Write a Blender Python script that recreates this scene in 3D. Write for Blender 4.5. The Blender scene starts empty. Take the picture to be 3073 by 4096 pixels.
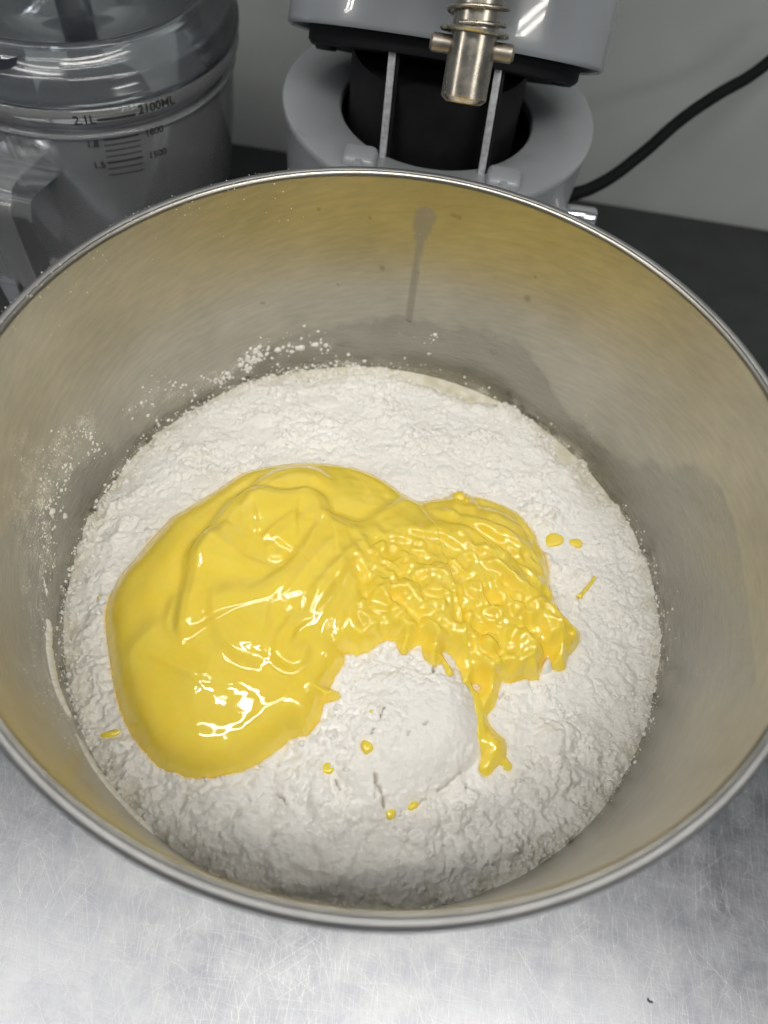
import bpy, bmesh, math, random
import numpy as np
from mathutils import Vector, Matrix

rng = np.random.RandomState(7)
random.seed(7)
sc = bpy.context.scene

# ------------------------------------------------------------------ camera
ZRIM = 0.195                                    # height of the bowl's rim above the worktop
CAM = np.array([0.00105, -0.151515, 0.3924])
PITCH, ROLL = math.radians(57.997), math.radians(9.25)
FW = np.array([0, math.cos(PITCH), -math.sin(PITCH)])
_u = np.array([0, math.sin(PITCH), math.cos(PITCH)])
_x = np.array([1.0, 0, 0])
RT = math.cos(ROLL) * _x + math.sin(ROLL) * _u
UP = -math.sin(ROLL) * _x + math.cos(ROLL) * _u
FPX, CX, CY = 3077.73 / 1.8513, 830.0, 1106.3

cd = bpy.data.cameras.new('camera')
cam = bpy.data.objects.new('camera', cd)
sc.collection.objects.link(cam)
cam.matrix_world = Matrix(((RT[0], UP[0], -FW[0], CAM[0]), (RT[1], UP[1], -FW[1], CAM[1]),
                           (RT[2], UP[2], -FW[2], CAM[2]), (0, 0, 0, 1)))
cd.sensor_fit = 'VERTICAL'
cd.sensor_height = 36.0
cd.lens = 36.0 * 3077.73 / 4096.0
cd.clip_start, cd.clip_end = 0.01, 20
cd.dof.use_dof = True
cd.dof.focus_distance = 0.315
cd.dof.aperture_fstop = 7.0
sc.camera = cam

# ------------------------------------------------------------------ light
w = bpy.data.worlds.new('World')
sc.world = w
w.use_nodes = True
bg = w.node_tree.nodes['Background']
bg.inputs[0].default_value = (0.86, 0.93, 1.0, 1)
bg.inputs[1].default_value = 0.13


def tube_light(name, x, y, z, length, width, power, rz):
    ld = bpy.data.lights.new(name, 'AREA')
    ld.shape = 'RECTANGLE'
    ld.size, ld.size_y = length, width
    ld.energy = power
    ld.color = (1.0, 0.965, 0.9)
    o = bpy.data.objects.new(name, ld)
    sc.collection.objects.link(o)
    o.location = (x, y, z)
    d = Vector((0, 0, 0.1)) - o.location
    o.rotation_euler = (0, 0, math.radians(rz))
    return o


# twin tube fittings: a low row over the worktop and two more across the room
for fx, fy, fz, ln, sepa, pw in ((0.22, -0.33, 1.06, 0.80, 0.075, 3.35), (-0.62, -0.29, 1.06, 0.80, 0.075, 2.2), (1.1, -0.30, 1.06, 0.80, 0.075, 0.8),
                                 (-3.3, -1.6, 1.55, 1.15, 0.055, 10.0), (2.4, -1.95, 1.85, 1.15, 0.055, 10.0)):
    for dy in (-sepa, sepa):
        tube_light('ceiling_tube', fx - dy * 0.3, fy + dy, fz, ln, 0.055, pw, 17)
sc.view_settings.view_transform = 'Standard'
sc.view_settings.look = 'None'
sc.view_settings.exposure = 0.0
sc.view_settings.gamma = 1.0
sc.cycles.max_bounces = 10
sc.cycles.transparent_max_bounces = 24
sc.cycles.sample_clamp_indirect = 6.0


# ------------------------------------------------------------------ picture to place (photo measured on a 1660 wide copy)
def ray(a, b):
    return FW + RT * ((a - CX) / FPX) - UP * ((b - CY) / FPX)


def onz(a, b, z):
    d = ray(a, b)
    return CAM + d * ((z - CAM[2]) / d[2])


def ony(a, b, y):
    d = ray(a, b)
    return CAM + d * ((y - CAM[1]) / d[1])


def wall_r(z):                                  # inner radius of the bowl at height z
    return 0.1285 + (z - 0.088) * (0.1352 - 0.1285) / (ZRIM - 0.088)


def onwall(a, b, inset=0.0):
    d = ray(a, b)
    t0, t1 = 0.02, 1.2
    # walk until outside the bowl's inner wall
    prev = None
    for t in np.linspace(0.02, 0.9, 900):
        p = CAM + d * t
        if p[2] < ZRIM + 0.004:
            if np.hypot(p[0], p[1]) > wall_r(p[2]) - inset:
                return p
        prev = p
    return prev


# ------------------------------------------------------------------ noise in numpy
_perm = np.random.RandomState(3).permutation(512)
_perm = np.concatenate([_perm, _perm])
_ga = np.random.RandomState(4).rand(512) * 2 * np.pi
_gx, _gy = np.cos(_ga), np.sin(_ga)


def perlin(x, y, seed=0):
    x = x + seed * 17.31
    y = y - seed * 9.77
    xi, yi = np.floor(x).astype(int), np.floor(y).astype(int)
    xf, yf = x - xi, y - yi

    def h(i, j):
        return _perm[(_perm[i & 511] + j) & 511]

    def g(i, j, dx, dy):
        k = h(i, j)
        return _gx[k] * dx + _gy[k] * dy
    sx, sy = xf ** 3 * (xf * (xf * 6 - 15) + 10), yf ** 3 * (yf * (yf * 6 - 15) + 10)
    a = g(xi, yi, xf, yf) * (1 - sx) + g(xi + 1, yi, xf - 1, yf) * sx
    b = g(xi, yi + 1, xf, yf - 1) * (1 - sx) + g(xi + 1, yi + 1, xf - 1, yf - 1) * sx
    return (a * (1 - sy) + b * sy) * 1.4


def fbm(x, y, oct=4, seed=0, gain=0.5):
    s, a, t = 0, 1, 0
    for k in range(oct):
        s = s + a * perlin(x * 2 ** k, y * 2 ** k, seed + k)
        t += a
        a *= gain
    return s / t


def worley(x, y, seed=0):
    x = x + seed * 5.13
    y = y + seed * 3.71
    xi, yi = np.floor(x).astype(int), np.floor(y).astype(int)
    best = np.full(x.shape, 9.0)
    rid = np.zeros(x.shape)
    for di in (-1, 0, 1):
        for dj in (-1, 0, 1):
            k = _perm[(_perm[(xi + di) & 511] + yi + dj) & 511]
            k2 = _perm[(k + 91) & 511]
            px = xi + di + k / 511.0
            py = yi + dj + k2 / 511.0
            d = (px - x) ** 2 + (py - y) ** 2
            m = d < best
            best = np.where(m, d, best)
            rid = np.where(m, _perm[(k + 200) & 511] / 511.0, rid)
    return np.sqrt(best), rid


def sstep(a, b, v):
    t = np.clip((v - a) / (b - a), 0, 1)
    return t * t * (3 - 2 * t)


def poly_inside(X, Y, poly):
    ins = np.zeros(X.shape, bool)
    n = len(poly)
    for i in range(n):
        x0, y0 = poly[i]
        x1, y1 = poly[(i + 1) % n]
        if y0 == y1:
            continue
        c = ((Y < y0) != (Y < y1)) & (X < (x1 - x0) * (Y - y0) / (y1 - y0) + x0)
        ins ^= c
    return ins


def line_dist(X, Y, pts, closed=False):
    """distance to a polyline, signed side (left +), arc position 0..1"""
    best = np.full(X.shape, 1e9)
    side = np.zeros(X.shape)
    arc = np.zeros(X.shape)
    P = [np.array(p[:2], float) for p in pts]
    n = len(P)
    segs = [(P[i], P[(i + 1) % n]) for i in range(n if closed else n - 1)]
    L = [np.linalg.norm(b - a) + 1e-12 for a, b in segs]
    tot, acc = sum(L), 0
    for (a, b), l in zip(segs, L):
        d = (b - a) / l
        rx, ry = X - a[0], Y - a[1]
        t = np.clip(rx * d[0] + ry * d[1], 0, l)
        qx, qy = rx - t * d[0], ry - t * d[1]
        dd = qx * qx + qy * qy
        m = dd < best
        best = np.where(m, dd, best)
        side = np.where(m, np.sign(d[0] * ry - d[1] * rx), side)
        arc = np.where(m, (acc + t) / tot, arc)
        acc += l
    return np.sqrt(best), side, arc


def smooth_line(pts, k=6, closed=False):
    P = [np.array(p, float) for p in pts]
    out = []
    n = len(P)
    rngi = range(n if closed else n - 1)
    for i in rngi:
        p0 = P[(i - 1) % n] if closed or i > 0 else P[0]
        p1, p2 = P[i], P[(i + 1) % n]
        p3 = P[(i + 2) % n] if closed or i + 2 < n else P[-1]
        for j in range(k):
            t = j / k
            out.append(0.5 * (2 * p1 + (p2 - p0) * t + (2 * p0 - 5 * p1 + 4 * p2 - p3) * t * t
                              + (3 * p1 - p0 - 3 * p2 + p3) * t ** 3))
    if not closed:
        out.append(P[-1])
    return out


# ------------------------------------------------------------------ object helpers
def prop(o, label=None, cat=None, group=None, kind=None):
    if label:
        o['label'] = label
    if cat:
        o['category'] = cat
    if group:
        o['group'] = group
    if kind:
        o['kind'] = kind
    return o


def link(name, me, mat=None, parent=None):
    o = bpy.data.objects.new(name, me)
    sc.collection.objects.link(o)
    if mat is not None:
        me.materials.append(mat)
    if parent is not None:
        o.parent = parent
    return o


def empty(name, label, cat, loc=(0, 0, 0)):
    o = bpy.data.objects.new(name, None)
    sc.collection.objects.link(o)
    o.location = loc
    o.empty_display_size = 0.02
    return prop(o, label, cat)


def mesh_np(name, V, F, smooth=True):
    """V (n,3), F (m,3|4) arrays"""
    me = bpy.data.meshes.new(name)
    V = np.asarray(V, np.float32)
    F = np.asarray(F, np.int32)
    k = F.shape[1]
    me.vertices.add(len(V))
    me.vertices.foreach_set('co', V.ravel())
    me.loops.add(F.size)
    me.loops.foreach_set('vertex_index', F.ravel())
    me.polygons.add(len(F))
    me.polygons.foreach_set('loop_start', np.arange(0, F.size, k, dtype=np.int32))
    me.polygons.foreach_set('loop_total', np.full(len(F), k, np.int32))
    me.polygons.foreach_set('use_smooth', np.full(len(F), smooth, bool))
    me.update(calc_edges=True)
    me.validate()
    return me


def grid_faces(mask):
    """quads of a (ny,nx) grid where all... any corner is in mask; returns faces and used vertex ids"""
    ny, nx = mask.shape
    idx = np.arange(ny * nx).reshape(ny, nx)
    m = mask[:-1, :-1] | mask[1:, :-1] | mask[:-1, 1:] | mask[1:, 1:]
    a, b, c, d = idx[:-1, :-1][m], idx[:-1, 1:][m], idx[1:, 1:][m], idx[1:, :-1][m]
    F = np.stack([a, b, c, d], 1)
    used, inv = np.unique(F, return_inverse=True)
    return inv.reshape(F.shape), used


def lathe(profile, n=128, a0=0.0, a1=2 * math.pi, centre=(0, 0), closed_profile=False):
    P = np.array(profile, float)
    full = abs(a1 - a0 - 2 * math.pi) < 1e-6
    th = np.linspace(a0, a1, n, endpoint=not full)
    V = np.stack([np.outer(np.cos(th), P[:, 0]) + centre[0], np.outer(np.sin(th), P[:, 0]) + centre[1],
                  np.outer(np.ones(len(th)), P[:, 1])], -1)
    m, k = len(th), len(P)
    idx = np.arange(m * k).reshape(m, k)
    if full:
        idx = np.vstack([idx, idx[:1]])
    if closed_profile:
        idx = np.hstack([idx, idx[:, :1]])
    F = np.stack([idx[:-1, :-1].ravel(), idx[1:, :-1].ravel(), idx[1:, 1:].ravel(), idx[:-1, 1:].ravel()], 1)
    return V.reshape(-1, 3), F


def frame_of(d):
    d = np.array(d, float) / np.linalg.norm(d)
    a = np.array([0, 0, 1.0]) if abs(d[2]) < 0.9 else np.array([1.0, 0, 0])
    e1 = np.cross(a, d)
    e1 /= np.linalg.norm(e1)
    return e1, np.cross(d, e1), d


def rod(p0, axis, profile, n=40):
    """lathe of (radius, along) round an axis through p0, ends capped when radius is 0"""
    e1, e2, d = frame_of(axis)
    P = np.array(profile, float)
    th = np.linspace(0, 2 * np.pi, n, endpoint=False)
    V = (np.array(p0) + P[None, :, 1, None] * d
         + P[None, :, 0, None] * (np.cos(th)[:, None, None] * e1 + np.sin(th)[:, None, None] * e2))
    k = len(P)
    idx = np.arange(n * k).reshape(n, k)
    idx = np.vstack([idx, idx[:1]])
    F = np.stack([idx[:-1, :-1].ravel(), idx[1:, :-1].ravel(), idx[1:, 1:].ravel(), idx[:-1, 1:].ravel()], 1)
    return V.reshape(-1, 3), F


def tube(pts, r, n=12):
    P = [np.array(p, float) for p in pts]
    V, ring = [], []
    e = None
    for i, p in enumerate(P):
        d = P[min(i + 1, len(P) - 1)] - P[max(i - 1, 0)]
        d /= np.linalg.norm(d)
        if e is None:
            e = frame_of(d)[0]
        e = e - d * (e @ d)
        e /= np.linalg.norm(e)
        f = np.cross(d, e)
        rr = r[i] if hasattr(r, '__len__') else r
        for j in range(n):
            t = 2 * np.pi * j / n
            V.append(p + rr * (math.cos(t) * e + math.sin(t) * f))
    F = []
    for i in range(len(P) - 1):
        for j in range(n):
            F.append((i * n + j, i * n + (j + 1) % n, (i + 1) * n + (j + 1) % n, (i + 1) * n + j))
    return np.array(V), np.array(F)


def fix_normals(me):
    bm = bmesh.new()
    bm.from_mesh(me)
    bmesh.ops.remove_doubles(bm, verts=bm.verts, dist=1e-6)
    bmesh.ops.recalc_face_normals(bm, faces=bm.faces)
    bm.to_mesh(me)
    bm.free()
    return me


def sharp(me, deg=35):
    bm = bmesh.new()
    bm.from_mesh(me)
    for e in bm.edges:
        if len(e.link_faces) == 2 and e.calc_face_angle(0) > math.radians(deg):
            e.smooth = False
    bm.to_mesh(me)
    bm.free()
    return me


def box_bm(size, bevel=0.001, seg=2):
    bm = bmesh.new()
    bmesh.ops.create_cube(bm, size=1)
    bmesh.ops.scale(bm, verts=bm.verts, vec=size)
    bmesh.ops.bevel(bm, geom=bm.edges[:], offset=bevel, segments=seg, affect='EDGES', profile=0.5)
    for f in bm.faces:
        f.smooth = True
    return bm


def part_rod(name, p0, axis, prof, mat, parent, n=40, deg=35):
    V, F = rod(p0, axis, prof, n)
    me = sharp(fix_normals(mesh_np(name, V, F)), deg)
    return link(name, me, mat, parent)


# ------------------------------------------------------------------ materials
def new_mat(name):
    m = bpy.data.materials.new(name)
    m.use_nodes = True
    nt = m.node_tree
    b = nt.nodes['Principled BSDF']
    return m, nt, b


def N(nt, t, **kw):
    n = nt.nodes.new(t)
    for k, v in kw.items():
        if k in n.inputs:
            n.inputs[k].default_value = v
        else:
            setattr(n, k, v)
    return n


def ramp(nt, stops, interp='LINEAR'):
    r = nt.nodes.new('ShaderNodeValToRGB')
    r.color_ramp.interpolation = interp
    e = r.color_ramp.elements
    while len(e) < len(stops):
        e.new(0.5)
    for el, (p, c) in zip(e, stops):
        el.position = p
        el.color = c if len(c) == 4 else (*c, 1)
    return r


def g(v):
    return (v, v, v, 1)


def plain(name, col, rough, metal=0.0, noise=0.0, nscale=60, bump=0.0, spec=0.5, coat=0.0):
    m, nt, b = new_mat(name)
    b.inputs['Base Color'].default_value = (*col, 1)
    b.inputs['Roughness'].default_value = rough
    b.inputs['Metallic'].default_value = metal
    b.inputs['Specular IOR Level'].default_value = spec
    b.inputs['Coat Weight'].default_value = coat
    tc = N(nt, 'ShaderNodeTexCoord')
    nz = N(nt, 'ShaderNodeTexNoise', Scale=nscale, Detail=5.0)
    nt.links.new(tc.outputs['Object'], nz.inputs['Vector'])
    if noise:
        lo = tuple(c * (1 - noise) for c in col)
        hi = tuple(min(1, c * (1 + noise)) for c in col)
        r = ramp(nt, [(0.3, lo), (0.7, hi)])
        nt.links.new(nz.outputs['Fac'], r.inputs['Fac'])
        nt.links.new(r.outputs['Color'], b.inputs['Base Color'])
        mr = N(nt, 'ShaderNodeMapRange')
        mr.inputs['To Min'].default_value = max(0.02, rough - 0.08)
        mr.inputs['To Max'].default_value = min(1, rough + 0.1)
        nt.links.new(nz.outputs['Fac'], mr.inputs['Value'])
        nt.links.new(mr.outputs['Result'], b.inputs['Roughness'])
    if bump:
        bp = N(nt, 'ShaderNodeBump', Strength=bump, Distance=0.0004)
        nt.links.new(nz.outputs['Fac'], bp.inputs['Height'])
        nt.links.new(bp.outputs['Normal'], b.inputs['Normal'])
    return m


def scratch_layer(nt, vec, angle, sx, sy, lo, hi, detail=2.0):
    mp = N(nt, 'ShaderNodeMapping')
    m0 = N(nt, 'ShaderNodeMapping')
    m0.inputs['Rotation'].default_value = (0, 0, math.radians(angle))
    mp.inputs['Scale'].default_value = (sx, sy, 1)
    nt.links.new(vec, m0.inputs['Vector'])
    nt.links.new(m0.outputs['Vector'], mp.inputs['Vector'])
    nz = N(nt, 'ShaderNodeTexNoise', Scale=1.0, Detail=detail)
    nz.inputs['Distortion'].default_value = 0.15
    nt.links.new(mp.outputs['Vector'], nz.inputs['Vector'])
    r = ramp(nt, [(lo, g(0)), (hi, g(1))])
    nt.links.new(nz.outputs['Fac'], r.inputs['Fac'])
    return r.outputs['Color'], nz.outputs['Fac']


def add(nt, a, b, op='ADD', clamp=False):
    m = N(nt, 'ShaderNodeMath', operation=op)
    m.use_clamp = clamp
    for i, v in enumerate((a, b)):
        if isinstance(v, (int, float)):
            m.inputs[i].default_value = v
        else:
            nt.links.new(v, m.inputs[i])
    return m.outputs[0]


def steel_top():
    m, nt, b = new_mat('scratched_stainless_steel')
    tc = N(nt, 'ShaderNodeTexCoord')
    ob = tc.outputs['Object']
    b.inputs['Metallic'].default_value = 1.0
    fine, _ = scratch_layer(nt, ob, 4, 55, 2600, 0.35, 0.75, 3)
    total = None
    for ang, sx, sy, lo, hi, wgt in ((8, 40, 1500, 0.58, 0.68, 0.22), (-4, 30, 1300, 0.60, 0.70, 0.22), (68, 26, 1000, 0.60, 0.70, 0.36),
                                     (52, 24, 900, 0.62, 0.71, 0.36), (-38, 26, 950, 0.62, 0.72, 0.30), (112, 26, 1100, 0.62, 0.71, 0.28),
                                     (84, 60, 1300, 0.58, 0.68, 0.40), (94, 44, 1150, 0.58, 0.68, 0.36), (25, 40, 1200, 0.62, 0.7, 0.26), (-65, 14, 620, 0.66, 0.71, 0.34), (40, 11, 560, 0.67, 0.72, 0.34)):
        s, _ = scratch_layer(nt, ob, ang, sx, sy, lo, hi, 2)
        s = add(nt, s, wgt, 'MULTIPLY')
        total = s if total is None else add(nt, total, s)
    blot = N(nt, 'ShaderNodeTexNoise', Scale=55.0, Detail=8.0)
    blot.inputs['Roughness'].default_value = 0.72
    nt.links.new(ob, blot.inputs['Vector'])
    # light hairline scratches and worn patches in the metal's own tint
    colr = ramp(nt, [(0.34, (0.215, 0.224, 0.25)), (0.64, (0.315, 0.325, 0.345))])
    nt.links.new(blot.outputs['Fac'], colr.inputs['Fac'])
    mx = N(nt, 'ShaderNodeMix', data_type='RGBA')
    nt.links.new(add(nt, total, 0.42, 'MULTIPLY', True), mx.inputs['Factor'])
    nt.links.new(colr.outputs['Color'], mx.inputs['A'])
    mx.inputs['B'].default_value = (0.62, 0.63, 0.64, 1)
    nt.links.new(mx.outputs['Result'], b.inputs['Base Color'])
    ro = add(nt, add(nt, blot.outputs['Fac'], 0.14, 'MULTIPLY'), 0.29)
    ro = add(nt, ro, add(nt, total, 0.10, 'MULTIPLY'), 'ADD', True)
    nt.links.new(ro, b.inputs['Roughness'])
    hgt = add(nt, add(nt, total, -0.45, 'MULTIPLY'), add(nt, fine, 0.05, 'MULTIPLY'))
    bp = N(nt, 'ShaderNodeBump', Strength=0.5, Distance=0.00012)
    nt.links.new(hgt, bp.inputs['Height'])
    nt.links.new(bp.outputs['Normal'], b.inputs['Normal'])
    return m


def steel_bowl(inner=True):
    m, nt, b = new_mat('brushed_steel_bowl' if inner else 'bowl_rim_steel')
    b.inputs['Metallic'].default_value = 1.0
    tc = N(nt, 'ShaderNodeTexCoord')
    # brushed lines run round the bowl: noise in (angle, height)
    sep = N(nt, 'ShaderNodeSeparateXYZ')
    nt.links.new(tc.outputs['Object'], sep.inputs[0])
    ang = add(nt, sep.outputs['Y'], sep.outputs['X'], 'ARCTAN2')
    cmb = N(nt, 'ShaderNodeCombineXYZ')
    nt.links.new(add(nt, ang, 6.0, 'MULTIPLY'), cmb.inputs[0])
    nt.links.new(add(nt, sep.outputs['Z'], 1800.0, 'MULTIPLY'), cmb.inputs[1])
    brush = N(nt, 'ShaderNodeTexNoise', Scale=1.0, Detail=3.0)
    nt.links.new(cmb.outputs[0], brush.inputs['Vector'])
    cmb2 = N(nt, 'ShaderNodeCombineXYZ')
    nt.links.new(add(nt, add(nt, ang, 14.0, 'MULTIPLY'), add(nt, sep.outputs['Z'], 60.0, 'MULTIPLY')), cmb2.inputs[0])
    nt.links.new(add(nt, add(nt, sep.outputs['Z'], 420.0, 'MULTIPLY'), add(nt, ang, 9.0, 'MULTIPLY')), cmb2.inputs[1])
    brush2 = N(nt, 'ShaderNodeTexNoise', Scale=1.0, Detail=4.0)
    nt.links.new(cmb2.outputs[0], brush2.inputs['Vector'])
    cloud = N(nt, 'ShaderNodeTexNoise', Scale=26.0, Detail=5.0)
    nt.links.new(tc.outputs['Object'], cloud.inputs['Vector'])
    cr = ramp(nt, [(0.3, (0.445, 0.427, 0.375)), (0.7, (0.535, 0.517, 0.463))]) if inner else ramp(nt, [(0.3, g(0.40)), (0.7, g(0.48))])
    nt.links.new(cloud.outputs['Fac'], cr.inputs['Fac'])
    mul = N(nt, 'ShaderNodeMix', data_type='RGBA', blend_type='MULTIPLY')
    mul.inputs['Factor'].default_value = 1.0
    br = ramp(nt, [(0.3, g(0.86)), (0.7, g(1.0))])
    nt.links.new(brush2.outputs['Fac'], br.inputs['Fac'])
    nt.links.new(cr.outputs['Color'], mul.inputs['A'])
    nt.links.new(br.outputs['Color'], mul.inputs['B'])
    col = mul.outputs['Result']
    rough = add(nt, add(nt, brush.outputs['Fac'], 0.14, 'MULTIPLY'), 0.28 if inner else 0.48)
    if inner:
        at = N(nt, 'ShaderNodeAttribute', attribute_name='wet')
        mw = N(nt, 'ShaderNodeMix', data_type='RGBA')
        nt.links.new(add(nt, at.outputs['Fac'], 0.62, 'MULTIPLY'), mw.inputs['Factor'])
        nt.links.new(col, mw.inputs['A'])
        mw.inputs['B'].default_value = (0.30, 0.295, 0.265, 1)
        col = mw.outputs['Result']
        rough = add(nt, rough, add(nt, at.outputs['Fac'], -0.08, 'MULTIPLY'))
        sp = N(nt, 'ShaderNodeAttribute', attribute_name='spot')
        ms = N(nt, 'ShaderNodeMix', data_type='RGBA')
        nt.links.new(sp.outputs['Fac'], ms.inputs['Factor'])
        nt.links.new(col, ms.inputs['A'])
        ms.inputs['B'].default_value = (0.25, 0.2, 0.13, 1)
        col = ms.outputs['Result']
        fl = N(nt, 'ShaderNodeAttribute', attribute_name='film')
        du = N(nt, 'ShaderNodeAttribute', attribute_name='dust')
        dn = N(nt, 'ShaderNodeTexNoise', Scale=1100.0, Detail=4.0)
        dn2 = N(nt, 'ShaderNodeTexNoise', Scale=170.0, Detail=5.0)
        nt.links.new(tc.outputs['Object'], dn.inputs['Vector'])
        nt.links.new(tc.outputs['Object'], dn2.inputs['Vector'])
        dr = ramp(nt, [(0.52, g(0)), (0.75, g(1))])
        nt.links.new(add(nt, add(nt, dn.outputs['Fac'], 0.5, 'MULTIPLY'), add(nt, dn2.outputs['Fac'], 0.6, 'MULTIPLY')), dr.inputs['Fac'])
        dustf = add(nt, add(nt, dr.outputs['Color'], du.outputs['Fac'], 'MULTIPLY'), 1.3, 'MULTIPLY', True)
        met = add(nt, 1.0, add(nt, fl.outputs['Fac'], 0.75, 'MULTIPLY'), 'SUBTRACT')
        nt.links.new(add(nt, met, dustf, 'SUBTRACT', True), b.inputs['Metallic'])
        mf = N(nt, 'ShaderNodeMix', data_type='RGBA')
        nt.links.new(fl.outputs['Fac'], mf.inputs['Factor'])
        nt.links.new(col, mf.inputs['A'])
        mf.inputs['B'].default_value = (0.20, 0.19, 0.165, 1)
        md = N(nt, 'ShaderNodeMix', data_type='RGBA')
        nt.links.new(dustf, md.inputs['Factor'])
        nt.links.new(mf.outputs['Result'], md.inputs['A'])
        md.inputs['B'].default_value = (0.84, 0.82, 0.77, 1)
        col = md.outputs['Result']
    nt.links.new(col, b.inputs['Base Color'])
    nt.links.new(rough, b.inputs['Roughness'])
    b.inputs['Anisotropic'].default_value = 0.55
    tg = N(nt, 'ShaderNodeTangent', direction_type='RADIAL', axis='Z')
    nt.links.new(tg.outputs[0], b.inputs['Tangent'])
    bp = N(nt, 'ShaderNodeBump', Strength=0.25, Distance=0.00008)
    nt.links.new(add(nt, brush.outputs['Fac'], brush2.outputs['Fac']), bp.inputs['Height'])
    nt.links.new(bp.outputs['Normal'], b.inputs['Normal'])
    return m


def flour_mat():
    m, nt, b = new_mat('flour_powder')
    tc = N(nt, 'ShaderNodeTexCoord')
    n1 = N(nt, 'ShaderNodeTexNoise', Scale=900.0, Detail=6.0)
    n1.inputs['Roughness'].default_value = 0.7
    n2 = N(nt, 'ShaderNodeTexNoise', Scale=40.0, Detail=4.0)
    for n in (n1, n2):
        nt.links.new(tc.outputs['Object'], n.inputs['Vector'])
    r = ramp(nt, [(0.3, (0.875, 0.858, 0.82)), (0.7, (0.92, 0.91, 0.885))])
    nt.links.new(n2.outputs['Fac'], r.inputs['Fac'])
    at = N(nt, 'ShaderNodeAttribute', attribute_name='damp')
    mx = N(nt, 'ShaderNodeMix', data_type='RGBA')
    nt.links.new(at.outputs['Fac'], mx.inputs['Factor'])
    nt.links.new(r.outputs['Color'], mx.inputs['A'])
    mx.inputs['B'].default_value = (0.70, 0.665, 0.55, 1)
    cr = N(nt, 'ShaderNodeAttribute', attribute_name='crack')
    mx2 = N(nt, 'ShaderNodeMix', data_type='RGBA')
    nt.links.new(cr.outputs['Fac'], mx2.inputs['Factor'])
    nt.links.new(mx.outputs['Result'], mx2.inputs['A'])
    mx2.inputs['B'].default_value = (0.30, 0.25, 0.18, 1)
    sa = N(nt, 'ShaderNodeAttribute', attribute_name='stain')
    mx3 = N(nt, 'ShaderNodeMix', data_type='RGBA')
    nt.links.new(sa.outputs['Fac'], mx3.inputs['Factor'])
    nt.links.new(mx2.outputs['Result'], mx3.inputs['A'])
    mx3.inputs['B'].default_value = (0.86, 0.62, 0.18, 1)
    nt.links.new(mx3.outputs['Result'], b.inputs['Base Color'])
    b.inputs['Roughness'].default_value = 0.95
    b.inputs['Specular IOR Level'].default_value = 0.12
    bp = N(nt, 'ShaderNodeBump', Strength=0.55, Distance=0.0006)
    nt.links.new(n1.outputs['Fac'], bp.inputs['Height'])
    nt.links.new(bp.outputs['Normal'], b.inputs['Normal'])
    return m


def custard_mat(name='glossy_yellow_custard', col=(0.985, 0.735, 0.09)):
    m, nt, b = new_mat(name)
    tc = N(nt, 'ShaderNodeTexCoord')
    nz = N(nt, 'ShaderNodeTexNoise', Scale=48.0, Detail=5.0)
    nz.inputs['Distortion'].default_value = 1.2
    nt.links.new(tc.outputs['Object'], nz.inputs['Vector'])
    r = ramp(nt, [(0.3, (col[0] * 0.98, col[1] * 0.965, col[2] * 0.8)), (0.7, (col[0] * 1.02, col[1] * 1.025, col[2] * 1.3))])
    nt.links.new(nz.outputs['Fac'], r.inputs['Fac'])
    nt.links.new(r.outputs['Color'], b.inputs['Base Color'])
    b.inputs['Roughness'].default_value = 0.05
    b.inputs['Specular IOR Level'].default_value = 0.95
    b.inputs['Subsurface Weight'].default_value = 0.6
    b.inputs['Subsurface Radius'].default_value = (1.0, 0.7, 0.08)
    b.inputs['Subsurface Scale'].default_value = 0.003
    n2 = N(nt, 'ShaderNodeTexNoise', Scale=220.0, Detail=2.0)
    nt.links.new(tc.outputs['Object'], n2.inputs['Vector'])
    bp = N(nt, 'ShaderNodeBump', Strength=0.02, Distance=0.0005)
    nt.links.new(n2.outputs['Fac'], bp.inputs['Height'])
    nt.links.new(bp.outputs['Normal'], b.inputs['Normal'])
    return m


def clear_plastic(name, tint, haze, hazecol=(0.55, 0.58, 0.62), rough=0.06):
    m, nt, b = new_mat(name)
    nt.nodes.remove(b)
    out = nt.nodes['Material Output']
    tr = N(nt, 'ShaderNodeBsdfTransparent')
    tr.inputs[0].default_value = (*tint, 1)
    df = N(nt, 'ShaderNodeBsdfDiffuse')
    df.inputs[0].default_value = (*hazecol, 1)
    gl = N(nt, 'ShaderNodeBsdfGlossy')
    gl.inputs['Roughness'].default_value = rough
    gl.inputs['Color'].default_value = (0.95, 0.97, 1, 1)
    tc = N(nt, 'ShaderNodeTexCoord')
    nz = N(nt, 'ShaderNodeTexNoise', Scale=18.0, Detail=4.0)
    nt.links.new(tc.outputs['Object'], nz.inputs['Vector'])
    hz = add(nt, add(nt, nz.outputs['Fac'], haze, 'MULTIPLY'), haze * 0.5)
    m1 = N(nt, 'ShaderNodeMixShader')
    nt.links.new(hz, m1.inputs[0])
    nt.links.new(tr.outputs[0], m1.inputs[1])
    nt.links.new(df.outputs[0], m1.inputs[2])
    fr = N(nt, 'ShaderNodeFresnel', IOR=1.45)
    m2 = N(nt, 'ShaderNodeMixShader')
    nt.links.new(fr.outputs[0], m2.inputs[0])
    nt.links.new(m1.outputs[0], m2.inputs[1])
    nt.links.new(gl.outputs[0], m2.inputs[2])
    nt.links.new(m2.outputs[0], out.inputs['Surface'])
    return m


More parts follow.
